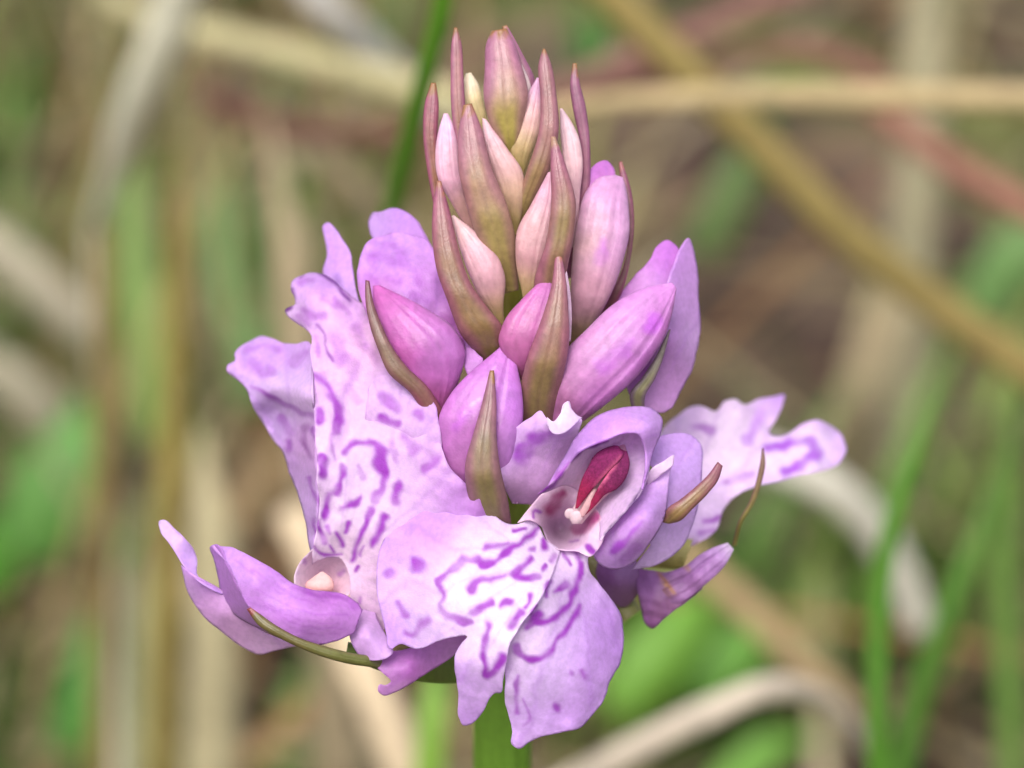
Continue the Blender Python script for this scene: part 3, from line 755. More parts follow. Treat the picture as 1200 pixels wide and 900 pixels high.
# --- left: magenta bud with its dark bract, lilac petals above
bud([(500, 492), (478, 448), (458, 412), (444, 378), (437, 350), (437, 335)], [(520, 488), (540, 440), (545, 410), (532, 385), (500, 362), (445, 334)],
    [2.2, 1.5, 1.2, 1.4, 2.0], [(450, 350, '#c765b4'), (470, 380, '#c46fb4'), (500, 420, '#bd70bc'), (525, 400, '#c07cc4'), (500, 460, '#ac5484'), (470, 420, '#b8589c'), (505, 375, '#c984c8')],
    th=0.85, seams=[(0.30, 0.08, 0.04)], strokes=[([(475, 366), (500, 386), (520, 410), (527, 436)], 2.5, 0.45, '#8a3c86')])
fan('sepal', [(470, 420), (540, 440)], [(432, 372), (421, 345), (419, 312), (426, 292), (434, 281), (447, 276), (462, 272), (480, 274), (498, 280), (512, 300), (528, 345), (546, 400)],
    [(470, 420, 3.2), (540, 440, 3.0), (432, 372, 3.2), (419, 312, 4.0), (447, 276, 4.8), (498, 280, 4.2), (528, 345, 3.0), (546, 400, 2.8), (470, 340, 2.4)],
    [(440, 310, '#cfa2e6'), (470, 300, '#d2a6e6'), (490, 340, '#cf9ce0'), (530, 390, '#c47cc4'), (450, 340, '#d090d0')], orchid, thick=0.13, crinkle=0.07, ruffle=0.2, rs=25,
    strokes=[([(435, 305), (440, 315)], 9, 0.2), ([(455, 325), (466, 330)], 8, 0.18), ([(485, 318), (490, 330)], 9, 0.18), ([(450, 288), (462, 286)], 8, 0.2), ([(480, 345), (500, 352)], 8, 0.15), ([(445, 300), (460, 310)], 14, 0.2), ([(470, 295), (472, 312)], 10, 0.2), ([(432, 325), (440, 330)], 10, 0.25)])
fan('sepal', [(450, 300), (505, 300)], [(434, 275), (432, 258), (436, 249), (446, 248), (456, 244), (468, 244), (484, 254), (496, 270), (508, 292)],
    [(450, 300, 5.2), (505, 300, 5.2), (432, 256, 8.0), (460, 244, 7.0), (496, 270, 5.6), (470, 275, 5.4)], [(465, 260, '#cba0e4'), (440, 260, '#d4b4ea'), (490, 290, '#cc9ee2')], orchid, thick=0.13, step=3)
fan('sepal', [(548, 440), (566, 436)], [(544, 430), (545, 410), (544, 394), (548, 398), (556, 410), (566, 420)], [(548, 440, 1.5), (566, 436, 1.5), (544, 394, 2.2), (556, 410, 1.6)], '#cf98da', orchid, step=2)
bract([(505, 500), (480, 460), (455, 437), (443, 410), (433, 380), (428, 350), (428, 328)], [(522, 485), (500, 452), (477, 430), (460, 407), (448, 382), (438, 355), (433, 329)],
      [1.6, 0.9, 0.5, 0.4, 0.8, 1.3], orchid, edge='#7e4a58', mid='#7c6a4a', tip='#7e3a54', th=0.7,
      cols=[(440, 380, '#80604c'), (470, 430, '#8a6652'), (500, 470, '#a04c62'), (450, 410, '#8a7a5a')])
# --- centre front: pink sepals clasping a green bract
bud([(545, 605), (528, 565), (515, 520), (514, 490), (527, 463), (550, 437), (575, 416), (596, 398)], [(570, 605), (592, 560), (606, 520), (613, 490), (612, 460), (606, 428), (602, 410), (599, 398)],
    [2.4, 1.2, 0.9, 1.0, 1.6], [(590, 412, '#cf86d6'), (550, 450, '#cb86d0'), (535, 490, '#c47cc4'), (550, 510, '#b96fb6'), (600, 470, '#c07ad0'), (595, 520, '#c48cd2'), (540, 560, '#b070a4')], th=0.6,
    seams=[(0.35, 0.10, 0.08)], strokes=[([(545, 485), (570, 455), (580, 430)], 3, 0.3, '#e2b8e2'), ([(535, 500), (550, 480)], 14, 0.2)])
bract([(566, 640), (550, 590), (545, 545), (554, 510), (564, 475), (574, 434)], [(602, 635), (596, 590), (586, 545), (582, 510), (582, 475), (579, 434)],
      [2.4, 1.0, -0.1, -0.3, -0.1, 0.3], orchid, edge='#9a5c80', mid='#84803c', tip='#a0743c', th=0.75,
      cols=[(572, 470, '#8f7a3e'), (568, 520, '#868244'), (570, 570, '#807440'), (580, 610, '#7a5c50'), (555, 540, '#9a6070')])


def flower(x, y, d, label):
    return empty('flower', P(x, y, d), orchid, {'label': label})


# ================================================================== front flower
F = flower(670, 640, 3.0, 'fully open flower facing forward with spotted lip')
LIP_EDGE = [(618, 610), (606, 614), (595, 614), (582, 606), (570, 597), (550, 589), (520, 584), (502, 589), (480, 597), (467, 607), (457, 620), (447, 640), (441, 665), (442, 690),
            (446, 715), (452, 740), (459, 760), (464, 757), (470, 755), (477, 758), (492, 760), (505, 755), (520, 749), (535, 746), (547, 746), (541, 754), (533, 768), (532, 780), (536, 800), (537, 815),
            (538, 842), (543, 850), (551, 849), (560, 842), (569, 829), (574, 817), (580, 812), (586, 812), (590, 795), (594, 773), (598, 752)]
LIP_STROKES = [([(601, 621), (616, 620)], 4.5), ([(632, 617), (620, 629), (607, 637), (592, 647), (580, 656), (567, 661)], (4, 9)), ([(570, 641), (580, 640), (595, 637)], (8, 3), 0.75),
               ([(559, 655), (545, 655), (537, 662), (520, 675), (514, 682), (520, 697), (516, 710), (522, 720), (535, 726), (550, 729)], 8, 0.75),
               ([(552, 692), (557, 682), (570, 679), (582, 677), (592, 674)], (12, 4)), ([(602, 672), (612, 664), (622, 655)], (9, 5)), ([(605, 677), (617, 678), (630, 675)], 7),
               ([(637, 634), (639, 641)], 7), ([(621, 645), (625, 644)], 5), ([(635, 666), (638, 664)], 4), ([(649, 653), (647, 658)], 7), ([(643, 683), (640, 697)], (8, 6)),
               ([(622, 698), (616, 710)], 5.5), ([(627, 710), (621, 720)], 3.5), ([(610, 718), (599, 735)], 9), ([(595, 705), (586, 709)], 8), ([(575, 706), (565, 711), (554, 718)], 8, 0.8),
               ([(571, 730), (567, 755), (566, 775), (571, 791), (580, 787), (590, 770)], (8, 10)), ([(486, 659), (491, 663)], 17, 0.6), ([(457, 671)], 13, 0.6),
               ([(466, 707), (475, 718)], 10, 0.5), ([(475, 742), (485, 744), (495, 732), (501, 726)], (5, 11), 0.55)]
LIP_STROKES2 = [([(660, 643), (675, 645), (679, 657), (677, 680), (670, 702), (657, 717), (642, 730), (632, 731)], (3.5, 9)), ([(662, 650), (667, 657), (669, 663)], 4.5),
                ([(664, 684), (650, 693)], (10, 4)), ([(631, 721), (617, 736)], 10), ([(606, 757), (610, 766), (622, 771), (635, 771), (645, 764), (652, 750), (662, 740), (672, 725), (679, 710)], (8, 5), 0.85),
                ([(607, 792), (605, 815), (606, 835)], (7, 5), 0.7), ([(614, 820), (621, 840), (615, 850)], 4, 0.5), ([(682, 786), (687, 795)], 8, 0.5), ([(652, 829)], 9, 0.5), ([(670, 788)], 6, 0.3),
                ([(643, 683), (640, 697)], (8, 6)), ([(627, 710), (621, 720)], 3.5), ([(681, 662), (682, 672)], 4, 0.9)]
PALE, LIL, LIL2 = '#f2ebfa', '#d8b4f0', '#d0a4ec'
lip = fan('lip', [(630, 612), (640, 632), (656, 645), (652, 660), (640, 690), (624, 716)], LIP_EDGE + [(606, 740), (618, 722)],
          [(630, 612, 1.6), (656, 645, 1.6), (640, 690, -1.0), (610, 735, -1.9), (596, 756, -2.0), (595, 614, 0.6), (520, 584, 1.2), (467, 607, 1.2), (441, 665, 0.8), (446, 715, 0.3), (459, 760, 0.3), (490, 735, -0.5),
           (520, 749, -0.8), (547, 746, -1.3), (532, 780, -0.8), (540, 848, 0.7), (575, 817, -0.3), (570, 780, -1.5), (520, 680, -1.0), (570, 650, -0.5), (490, 640, -0.2), (580, 720, -1.7)],
          [(500, 620, LIL2), (530, 600, LIL2), (460, 650, LIL), (470, 690, '#e4d0f6'), (560, 625, '#ecdff8'), (590, 640, PALE), (540, 700, PALE), (580, 690, PALE), (610, 660, PALE), (640, 650, PALE), (630, 690, PALE),
           (500, 740, '#ead8f8'), (460, 740, LIL), (560, 760, PALE), (550, 800, '#e0c6f4'), (550, 840, LIL), (600, 740, PALE), (535, 790, LIL)],
          F, LIP_STROKES, ruffle=0.18, rs=26, step=2.0)
fan('lip_lobe', [(656, 645), (672, 645), (690, 652)], [(640, 690), (622, 716), (606, 738), (596, 754), (592, 775), (592, 795), (591, 812), (596, 840), (600, 857), (600, 872), (607, 877), (622, 869), (640, 862), (660, 857), (680, 853), (695, 837),
     (710, 815), (717, 795), (727, 777), (731, 750), (729, 725), (717, 702), (700, 682), (691, 668), (689, 655)],
    [(656, 645, 1.8), (690, 652, 1.8), (640, 690, -0.6), (606, 738, -1.2), (594, 775, -0.9), (596, 840, 0.2), (607, 877, 1.0), (660, 857, 0.9), (710, 815, 1.6), (731, 750, 2.6), (700, 682, 2.2), (655, 740, -0.4), (650, 800, -0.2), (690, 740, 0.6), (660, 700, 0.2), (700, 790, 0.8)],
    [(670, 660, PALE), (690, 690, '#d8bcec'), (715, 730, LIL2), (725, 760, LIL2), (700, 780, LIL), (640, 710, '#e8dcf2'), (625, 755, '#eee8f4'), (650, 770, '#e0ccf2'), (640, 800, '#decaf2'), (620, 840, '#dcc2f2'), (660, 840, LIL), (690, 830, LIL), (670, 740, '#dcc2f0'), (598, 800, '#ece0f8'), (605, 868, '#dcc0f0')],
    F, LIP_STROKES2, ruffle=0.15, rs=24, step=2.0)
# throat of the lip
fan('throat', [(655, 622)], [(606, 613), (614, 603), (624, 591), (636, 578), (650, 570), (664, 566), (680, 574), (696, 592), (706, 612), (708, 628), (702, 642), (692, 652), (676, 646), (662, 645), (650, 642), (641, 632), (634, 617), (620, 610)],
    [(652, 622, 5.0), (648, 612, 4.4), (660, 632, 4.2), (606, 613, 0.9), (636, 578, 0.6), (664, 566, 1.8), (706, 612, 0.9), (692, 652, 1.0), (662, 645, 1.3), (641, 632, 1.7), (685, 628, 1.4), (630, 600, 1.2), (650, 588, 1.4), (638, 614, 2.2), (690, 600, 1.6)],
    [(652, 618, '#b393b6'), (630, 595, '#f0dfea'), (690, 625, '#f2e4ee'), (664, 641, '#efe0ee'), (655, 585, '#f0dce6'), (680, 600, '#f0dce6')], F,
    [([(644, 597), (651, 586), (659, 577)], (13, 9), 0.85, '#b03a80'), ([(674, 620), (686, 617), (698, 606)], (9, 10), 0.85, '#b03484'), ([(624, 606), (626, 597), (634, 600)], 2.5, 0.8), ([(690, 640), (696, 647)], 6, 0.8), ([(668, 634), (678, 633)], 2, 0.6)],
    closed=True, step=1.8, wave=0.3, crinkle=0.02, vein=0)
# hood of two inner petals
fan('hood_petal', [(700, 560)], [(630, 580), (643, 569), (655, 559), (667, 544), (675, 530), (688, 518), (708, 510), (728, 504), (748, 502), (760, 510), (763, 530), (760, 555), (753, 574), (740, 592), (725, 609), (710, 625), (703, 634), (702, 612), (692, 594), (678, 576), (662, 569), (646, 575)],
    [(700, 560, 1.9), (690, 572, 1.7), (715, 545, 1.9), (630, 580, -0.6), (655, 559, -0.8), (675, 530, -0.5), (708, 510, 0.2), (748, 502, 1.2), (763, 530, 1.8), (760, 555, 1.0), (740, 592, -0.6), (710, 625, -0.4), (678, 578, 1.8), (692, 594, 1.8), (730, 575, 0.9), (668, 560, 0.5), (702, 612, 1.0)],
    [(650, 572, '#dcbcdc'), (690, 545, '#e4cce6'), (680, 570, '#ecdce8'), (735, 560, '#e4d2ec'), (720, 595, '#e8d8ee'), (735, 525, '#dcb8e6'), (704, 620, '#eee2f0')], F,
    [([(631, 579), (643, 569), (655, 559), (667, 544), (677, 531), (692, 523), (712, 516)], (4, 4), 0.85, '#8a30a0'), ([(752, 574), (740, 592), (725, 609), (710, 625)], 3.0, 0.9, '#54206a'), ([(730, 514), (720, 522)], 3, 0.5, '#b060b0')],
    closed=True, step=2.0, wave=0.3)
fan('dorsal_sepal', [(640, 572), (655, 556), (667, 541), (677, 529), (692, 521), (710, 515), (730, 508), (748, 509), (756, 524), (757, 545), (752, 573)],
    [(655, 545), (664, 530), (672, 515), (682, 503), (695, 490), (715, 481), (745, 476), (765, 479), (776, 490), (775, 506), (767, 527), (760, 552), (754, 574)],
    [(640, 572, -0.5), (677, 529, -1.0), (710, 515, -0.8), (748, 509, -0.4), (752, 573, -0.5), (664, 530, 0.4), (695, 490, 1.0), (745, 476, 1.2), (776, 490, 1.6), (767, 527, 0.9), (720, 498, -0.5), (762, 500, 0.0)],
    [(690, 505, '#cfa6e6'), (720, 490, '#d4aee8'), (750, 490, '#dcbcf0'), (730, 505, '#d8a8ea'), (770, 500, '#d6aeec'), (760, 540, '#d2a8e8')], F,
    [([(645, 569), (660, 553), (677, 535)], (5, 6), 0.6, '#a848b8'), ([(677, 532), (700, 520), (735, 510)], 4, 0.35, '#b860cc'), ([(748, 511), (756, 535), (754, 565)], 2, 0.5, '#8a4a9a')], step=2.0, thick=0.13, wave=0.4)
# column: pale body, two maroon pollen sacs, sticky knob
col_ = body('column', [(670, 614), (668, 604), (677, 586), (692, 560), (706, 534), (720, 520)], [(682, 614), (692, 602), (706, 586), (726, 568), (738, 544), (732, 520)], [1.3, 1.1, 1.2, 1.3, 1.5],
            [(680, 600, '#e6ccd2'), (700, 575, '#d8a8b4'), (725, 540, '#c88aac')], F, th=0.45)
body('pollen_sac', [(674, 596), (677, 578), (682, 561), (690, 545), (696, 534), (707, 526), (719, 522)], [(677, 596), (686, 584), (700, 567), (715, 551), (726, 540), (731, 531), (724, 522)], [0.5, 0.4, 0.2, 0.2, 0.7],
     [(680, 582, '#861a3c'), (700, 548, '#702050'), (715, 530, '#7c285a')], F, th=0.42, ns=28, step=1.6, mat=M_POLLEN, strokes=[([(727, 536), (712, 552), (698, 568)], (7, 4), 0.75, '#c05a80')])
body('pollen_sac', [(684, 604), (692, 588), (700, 573), (711, 556), (721, 541), (727, 526)], [(687, 603), (699, 591), (709, 580), (723, 573), (734, 559), (738, 543), (735, 529)], [0.55, 0.4, 0.25, 0.25, 0.7],
     [(692, 594, '#861a3c'), (720, 560, '#5e1c44'), (728, 540, '#6c2250')], F, th=0.42, ns=28, step=1.6, mat=M_POLLEN, strokes=[([(722, 541), (711, 556), (702, 570)], (7, 4), 0.75, '#c05a80')])
for (x, y, r) in [(668, 602, 6.5), (675, 606, 8)]:
    a = np.linspace(-math.pi / 2, math.pi / 2, 9)
    body('sticky_knob', [(x - r * math.cos(t), y - r * math.sin(t)) for t in a], [(x + r * math.cos(t), y - r * math.sin(t)) for t in a], [0.6, 0.5], '#dfc4cc', F, th=0.5, ns=24, step=1.2, crinkle=0.06)
body('column', [(676, 606), (684, 590), (695, 572)], [(684, 606), (694, 590), (699, 573)], [0.5, 0.45, 0.5], '#cfa0a6', F, th=0.4, ns=14, step=2)
# side sepals
fan('sepal', [(600, 590), (636, 592)], [(590, 570), (584, 545), (583, 530), (590, 514), (606, 500), (622, 489), (634, 481), (640, 490), (648, 496), (656, 486), (662, 472), (666, 470), (670, 480), (676, 489), (682, 491), (680, 502), (674, 518), (662, 538), (650, 560), (640, 580)],
    [(600, 590, 2.6), (636, 592, 3.2), (583, 530, 0.6), (634, 481, 0.2), (648, 496, -0.2), (666, 470, 0.4), (682, 491, 0.6), (662, 538, 2.0), (640, 580, 2.4), (620, 540, 1.3), (645, 515, 0.6), (590, 570, 1.2)],
    [(600, 525, '#d8b4ea'), (625, 495, '#e0c2f0'), (662, 485, '#f2eafa'), (650, 510, '#dcbcea'), (610, 570, '#dcbcdc'), (640, 560, '#d6b2dc'), (630, 540, '#d8b4e0')], F,
    [([(645, 506), (630, 512), (618, 526), (610, 534)], (9, 20), 0.8, '#ac50c8')], step=2.0, wave=0.6, ruffle=0.12)
fan('sepal_fold', [(640, 497), (648, 508), (660, 508), (671, 500), (681, 490)], [(641, 489), (648, 494), (655, 487), (660, 478), (665, 470), (670, 479), (676, 486), (683, 490)],
    [(640, 497, -0.1), (655, 509, -0.5), (655, 495, -0.6), (665, 470, 0.1), (683, 490, 0.3)], '#f0e8f8', F, step=1.6, wave=0.2, thick=0.1, crinkle=0.01, vein=0)
fan('sepal', [(692, 630), (742, 570)], [(694, 645), (696, 653), (704, 662), (718, 667), (734, 664), (750, 652), (764, 634), (775, 616), (781, 598), (783, 578), (785, 556), (788, 540), (780, 546), (768, 558), (755, 566)],
    [(692, 630, 2.2), (742, 570, 2.2), (725, 609, 0.6), (696, 653, 2.0), (718, 667, 2.2), (750, 652, 1.2), (781, 598, 1.4), (788, 540, 1.6), (760, 570, 1.4), (740, 630, -0.2), (765, 600, 0.0), (725, 648, 0.6)],
    [(720, 655, '#d6b4e6'), (740, 620, '#d2a6e4'), (770, 590, '#d4b0ea'), (782, 555, '#e0c4f0'), (755, 640, '#d0a4e2'), (735, 650, '#e0c8f0')], F,
    [([(752, 611), (738, 628), (720, 647)], (5, 9), 0.7, '#a84cc4'), ([(748, 640), (730, 660)], 10, 0.25)], step=2.0, wave=0.5, thick=0.13)
fan('sepal_fold', [(758, 570), (786, 548)], [(758, 560), (763, 550), (778, 540), (790, 533), (789, 545)], [(758, 570, 1.6), (786, 548, 1.2), (763, 550, 1.0), (790, 533, 1.6)], '#f0e2f4', F, step=2.0, wave=0.3)
fan('sepal', [(762, 640), (775, 560)], [(740, 668), (770, 662), (800, 640), (815, 606), (820, 580), (823, 550), (821, 520), (810, 510), (785, 508), (768, 514), (758, 540)],
    [(762, 640, 2.6), (775, 560, 2.4), (740, 668, 3.4), (800, 640, 3.8), (823, 550, 3.8), (810, 510, 4.2), (768, 514, 3.4), (800, 560, 2.8)],
    [(790, 525, '#cfaee8'), (812, 540, '#d2b6ec'), (795, 575, '#d4b8ec'), (790, 620, '#dcc6f0'), (760, 655, '#e2d0f2')], F, step=2.4, wave=0.4, thick=0.13)
fan('sepal', [(470, 762), (545, 742)], [(446, 764), (440, 770), (440, 779), (449, 789), (458, 799), (452, 803), (445, 802), (443, 809), (449, 815), (460, 813), (472, 807), (490, 796), (510, 783), (530, 770), (548, 752)],
    [(470, 762, 1.6), (545, 742, 1.8), (440, 772, 1.4), (445, 808, 1.0), (460, 813, 1.4), (510, 783, 2.2), (530, 770, 2.4), (480, 780, 1.0)],
    [(450, 772, '#c48cd0'), (475, 785, '#bc74c0'), (500, 768, '#cf9cd6'), (530, 758, '#d8b0dc'), (455, 808, '#c498c8')], F, [([(460, 790), (480, 785)], 18, 0.4, '#a858b4')], step=2.0, wave=0.4)
bract([(776, 612), (782, 596), (796, 586), (812, 573), (830, 556), (841, 541)], [(784, 614), (796, 611), (812, 596), (830, 578), (842, 562), (847, 546)], [1.8, 1.2, 1.2, 1.4, 1.7], F, edge='#94506a', mid='#8f7a3c', tip='#8a4a5a', th=0.8,
      cols=[(800, 605, '#9a8234'), (820, 590, '#a08040'), (800, 580, '#8c5068'), (835, 553, '#94606a')])

# ================================================================== left flower
A = flower(392, 690, 2.5, 'open flower on the left seen side-on, lip turned upward')
ASTR = [([(369, 441), (377, 447), (387, 460), (395, 472), (395, 487), (394, 502)], (7, 11), 0.8), ([(375, 481), (376, 492)], 7.5), ([(377, 537), (377, 555)], 8.5),
        ([(405, 529), (410, 521), (422, 519), (435, 519), (445, 525), (447, 540), (452, 555), (450, 570), (439, 586)], (8, 10), 0.85), ([(446, 527), (449, 550)], 15, 0.7),
        ([(402, 547), (400, 562), (397, 577), (386, 577), (382, 590), (380, 605)], (5, 8)), ([(397, 570), (397, 577)], 10, 0.8), ([(399, 596), (410, 592), (422, 586)], (5, 10)),
        ([(434, 597), (428, 617), (420, 632), (412, 657)], (7, 5)), ([(467, 570), (462, 585)], 13, 0.75), ([(451, 604), (445, 622), (435, 642)], (12, 7)), ([(410, 612), (405, 622)], 5), ([(395, 625), (401, 640)], 7),
        ([(372, 611), (380, 635)], (5, 8)), ([(367, 640), (377, 651), (400, 650)], 4), ([(447, 490), (467, 497)], 9.5, 0.75), ([(447, 465), (465, 480)], 11, 0.55), ([(489, 484), (492, 490)], 12, 0.55),
        ([(476, 512), (484, 527)], 13, 0.65), ([(497, 550), (510, 538)], 11, 0.6), ([(420, 664), (418, 668)], 4), ([(400, 668), (396, 673)], 5, 0.6), ([(421, 700), (421, 706)], 4)]
ACOL = [(350, 335, '#d8b4ea'), (380, 335, '#cfa0e4'), (370, 370, '#dcb8ea'), (340, 365, '#e6d2f0'), (400, 370, '#e4c4ea'), (410, 400, '#ecccE4'), (390, 420, '#e2bce6'), (430, 420, '#f0d4e4'), (372, 430, '#dcc0ec'),
        (380, 470, '#e2c8ec'), (410, 470, '#e6cce8'), (440, 450, '#dcc0ea'), (470, 455, '#d4b4e4'), (500, 480, '#d0a8e2'), (420, 545, '#eadcf2'), (390, 600, '#ece0f0'), (430, 600, '#eee0f0'), (460, 550, '#e4d2ec'), (490, 590, '#dcc0e4'), (530, 580, '#cc9cde'), (560, 590, '#c890da'),
        (400, 650, '#f0e6ec'), (430, 700, '#e8d4e4'), (440, 660, '#ead8e8'), (475, 500, '#dec6e4'), (510, 540, '#d8b4e4')]
ASTR2 = ASTR + [([(372, 321), (385, 326), (394, 331), (401, 341), (410, 352)], 4, 0.8, '#7a2a94'), ([(343, 340), (344, 350), (341, 358), (336, 362)], 5, 0.9, '#6a2080'), ([(357, 322), (352, 325)], 3, 0.6, '#7a3a8c'), ([(372, 382), (382, 395), (382, 405), (389, 422)], 3.4, 0.7, '#8c3aa4'),
     ([(357, 362), (368, 372), (380, 368)], 9, 0.35), ([(392, 350), (408, 368)], 6, 0.35), ([(392, 395), (398, 420)], 16, 0.2), ([(378, 440), (390, 465)], 8, 0.3), ([(415, 385), (425, 402)], 12, 0.16), ([(405, 420), (418, 440)], 14, 0.14), ([(432, 405), (440, 425)], 10, 0.12), ([(408, 452), (420, 470)], 10, 0.16), ([(378, 350), (392, 358)], 7, 0.25), ([(352, 332), (366, 328)], 7, 0.3), ([(350, 370), (360, 380)], 6, 0.25), ([(370, 395), (374, 415)], 5, 0.3), ([(390, 500), (388, 520), (392, 540)], 4, 0.3), ([(420, 545), (425, 560)], 6, 0.3), ([(387, 640), (390, 648)], 4, 0.7), ([(383, 616), (387, 626)], 4, 0.7), ([(425, 640), (421, 650)], 4, 0.6), ([(458, 520), (466, 540)], 8, 0.3)]
ADZ = [(366, 662, 1.6), (398, 655, 1.8), (410, 700, 2.0), (374, 600, 0.6), (370, 520, 0.5), (368, 442, 2.0), (363, 392, 3.6), (334, 363, 5.2), (345, 350, 4.8), (342, 331, 5.6), (366, 319, 5.8), (402, 339, 4.6), (424, 366, 4.0), (400, 400, 2.8), (380, 362, 3.6),
       (455, 432, 2.2), (490, 470, 1.4), (514, 500, 0.9), (546, 568, 0.1), (576, 593, 0.3), (520, 625, 0.9), (455, 705, 1.8), (430, 560, 0.9), (470, 520, 0.7), (410, 490, 1.3), (500, 560, 0.7), (420, 630, 1.0), (430, 728, 2.4), (372, 338, 4.2), (356, 345, 4.2), (352, 368, 4.3), (390, 345, 4.0)]
fan('lip', [(366, 662), (380, 655), (398, 655), (408, 672), (410, 700)], [(366, 650), (370, 625), (374, 600), (372, 560), (370, 520), (368, 480), (367, 440), (364, 412), (363, 392), (356, 385), (346, 378), (338, 371), (334, 363), (340, 359), (345, 357), (344, 349), (341, 340), (342, 331), (349, 325), (357, 321), (366, 319), (378, 321), (390, 327), (402, 339), (416, 350), (434, 362), (446, 388), (456, 412), (466, 430), (485, 455), (508, 480), (514, 500),
     (517, 522), (527, 546), (546, 568), (565, 582), (576, 593), (560, 612), (520, 625), (480, 660), (455, 705), (448, 740), (430, 728)],
    ADZ, ACOL, A, ASTR2, ruffle=0.3, rs=24, step=2.0)
_ad = tps(ADZ)
_lobe = [(428, 490), (430, 472), (433, 452), (445, 440), (460, 437), (478, 444), (490, 456), (510, 475), (515, 500), (518, 522)]
fan('lip_lobe', [(432, 510), (452, 535), (480, 545), (508, 540)], _lobe,
    [(x, y, float(_ad(x, y)) + 0.35) for x, y in [(432, 510), (452, 535), (480, 545), (508, 540)]] + [(x, y, float(_ad(x, y)) - 0.25) for x, y in [(445, 480), (470, 488), (495, 500)]]
    + [(x, y, float(_ad(x, y)) - e) for (x, y), e in zip(_lobe, [0.05, 0.3, 0.55, 0.7, 0.7, 0.65, 0.55, 0.4, 0.2, 0.0])], ACOL, A, ASTR, ruffle=0.05, rs=20, step=2.0, thick=0.07)
fan('lip_lobe', [(366, 655), (372, 600), (371, 540), (369, 480)], [(362, 640), (357, 610), (348, 578), (338, 550), (330, 528), (318, 512), (306, 492), (296, 475), (288, 456), (276, 443), (266, 434), (267, 428), (275, 422), (274, 414), (282, 405), (294, 399), (305, 394), (318, 396), (332, 401), (348, 403), (362, 401), (367, 412)],
    [(366, 655, 1.9), (372, 600, 0.9), (371, 540, 0.8), (369, 480, 1.4), (357, 610, 3.0), (338, 550, 5.5), (306, 492, 7.2), (266, 434, 7.0), (274, 414, 7.6), (305, 394, 8.6), (348, 403, 6.0), (366, 408, 4.2), (320, 456, 5.0), (355, 466, 2.0), (325, 480, 6.4), (352, 490, 3.8), (345, 520, 4.6), (320, 425, 6.6), (350, 430, 4.6)],
    [(290, 415, '#d8b6ee'), (310, 430, '#d0a2e8'), (340, 425, '#d8b4ec'), (320, 455, '#eee0f8'), (350, 465, '#ecdaf6'), (300, 470, '#dcc4f2'), (325, 500, '#d6bcee'), (345, 540, '#d4b2e6'), (355, 590, '#d8bce8'), (365, 520, '#d6b0dc')], A,
    [([(295, 453), (320, 465), (350, 482), (366, 488)], (4, 6), 0.5), ([(357, 500), (357, 517), (365, 537)], (8, 4), 0.6, '#9648a4'), ([(366, 501), (370, 515)], 4, 0.6), ([(337, 518), (338, 526)], 8, 0.55), ([(362, 560), (370, 585), (377, 600)], 4.5, 0.7), ([(330, 490), (338, 506)], 9, 0.35),
     ([(296, 425), (310, 440), (318, 436)], 12, 0.35), ([(290, 412), (310, 404), (326, 410)], 7, 0.25), ([(345, 425), (358, 412)], 9, 0.3), ([(366, 608), (370, 630)], 4, 0.7)], ruffle=0.3, rs=20, step=2.2)
fan('lip_lobe', [(396, 362), (426, 385)], [(390, 345), (378, 318), (383, 298), (380, 278), (379, 264), (384, 261), (393, 268), (401, 280), (410, 295), (413, 312), (416, 335), (424, 362)],
    [(396, 362, 5.4), (426, 385, 5.0), (378, 318, 7.2), (380, 264, 7.8), (410, 295, 6.8), (395, 320, 6.4)], [(385, 272, '#d0aae8'), (395, 300, '#cfa8e6'), (400, 340, '#d6b4ea')], A, [([(395, 322), (398, 338), (404, 348)], 6, 0.35, '#9a6ac0')], step=2.4, wave=0.5)
fan('throat', [(380, 678)], [(347, 694), (345, 676), (350, 662), (360, 650), (368, 643), (380, 650), (400, 650), (414, 658), (414, 680), (408, 698), (390, 702), (365, 700)],
    [(380, 678, 3.6), (347, 690, 1.4), (350, 662, 1.6), (368, 643, 1.2), (400, 650, 2.0), (414, 680, 2.2), (390, 700, 2.0), (372, 690, 2.8)], [(352, 672, '#f2ebee'), (380, 660, '#ece4ea'), (400, 672, '#e0d2da'), (380, 690, '#f0c4c8')], A,
    [([(355, 655), (357, 660)], 6, 0.6), ([(398, 672), (403, 668)], 6, 0.4)], closed=True, step=2.2, wave=0.3)
body('stigma', [(372, 698), (359, 692), (358, 684), (366, 677), (376, 670)], [(380, 698), (391, 690), (391, 682), (386, 675), (379, 670)], [1.9, 1.5, 1.5, 1.8], [(368, 688, '#f0b4b0'), (380, 680, '#f4c4bc'), (376, 672, '#f2dcdc')], A, th=0.5, crinkle=0.12, ns=30, step=1.6)
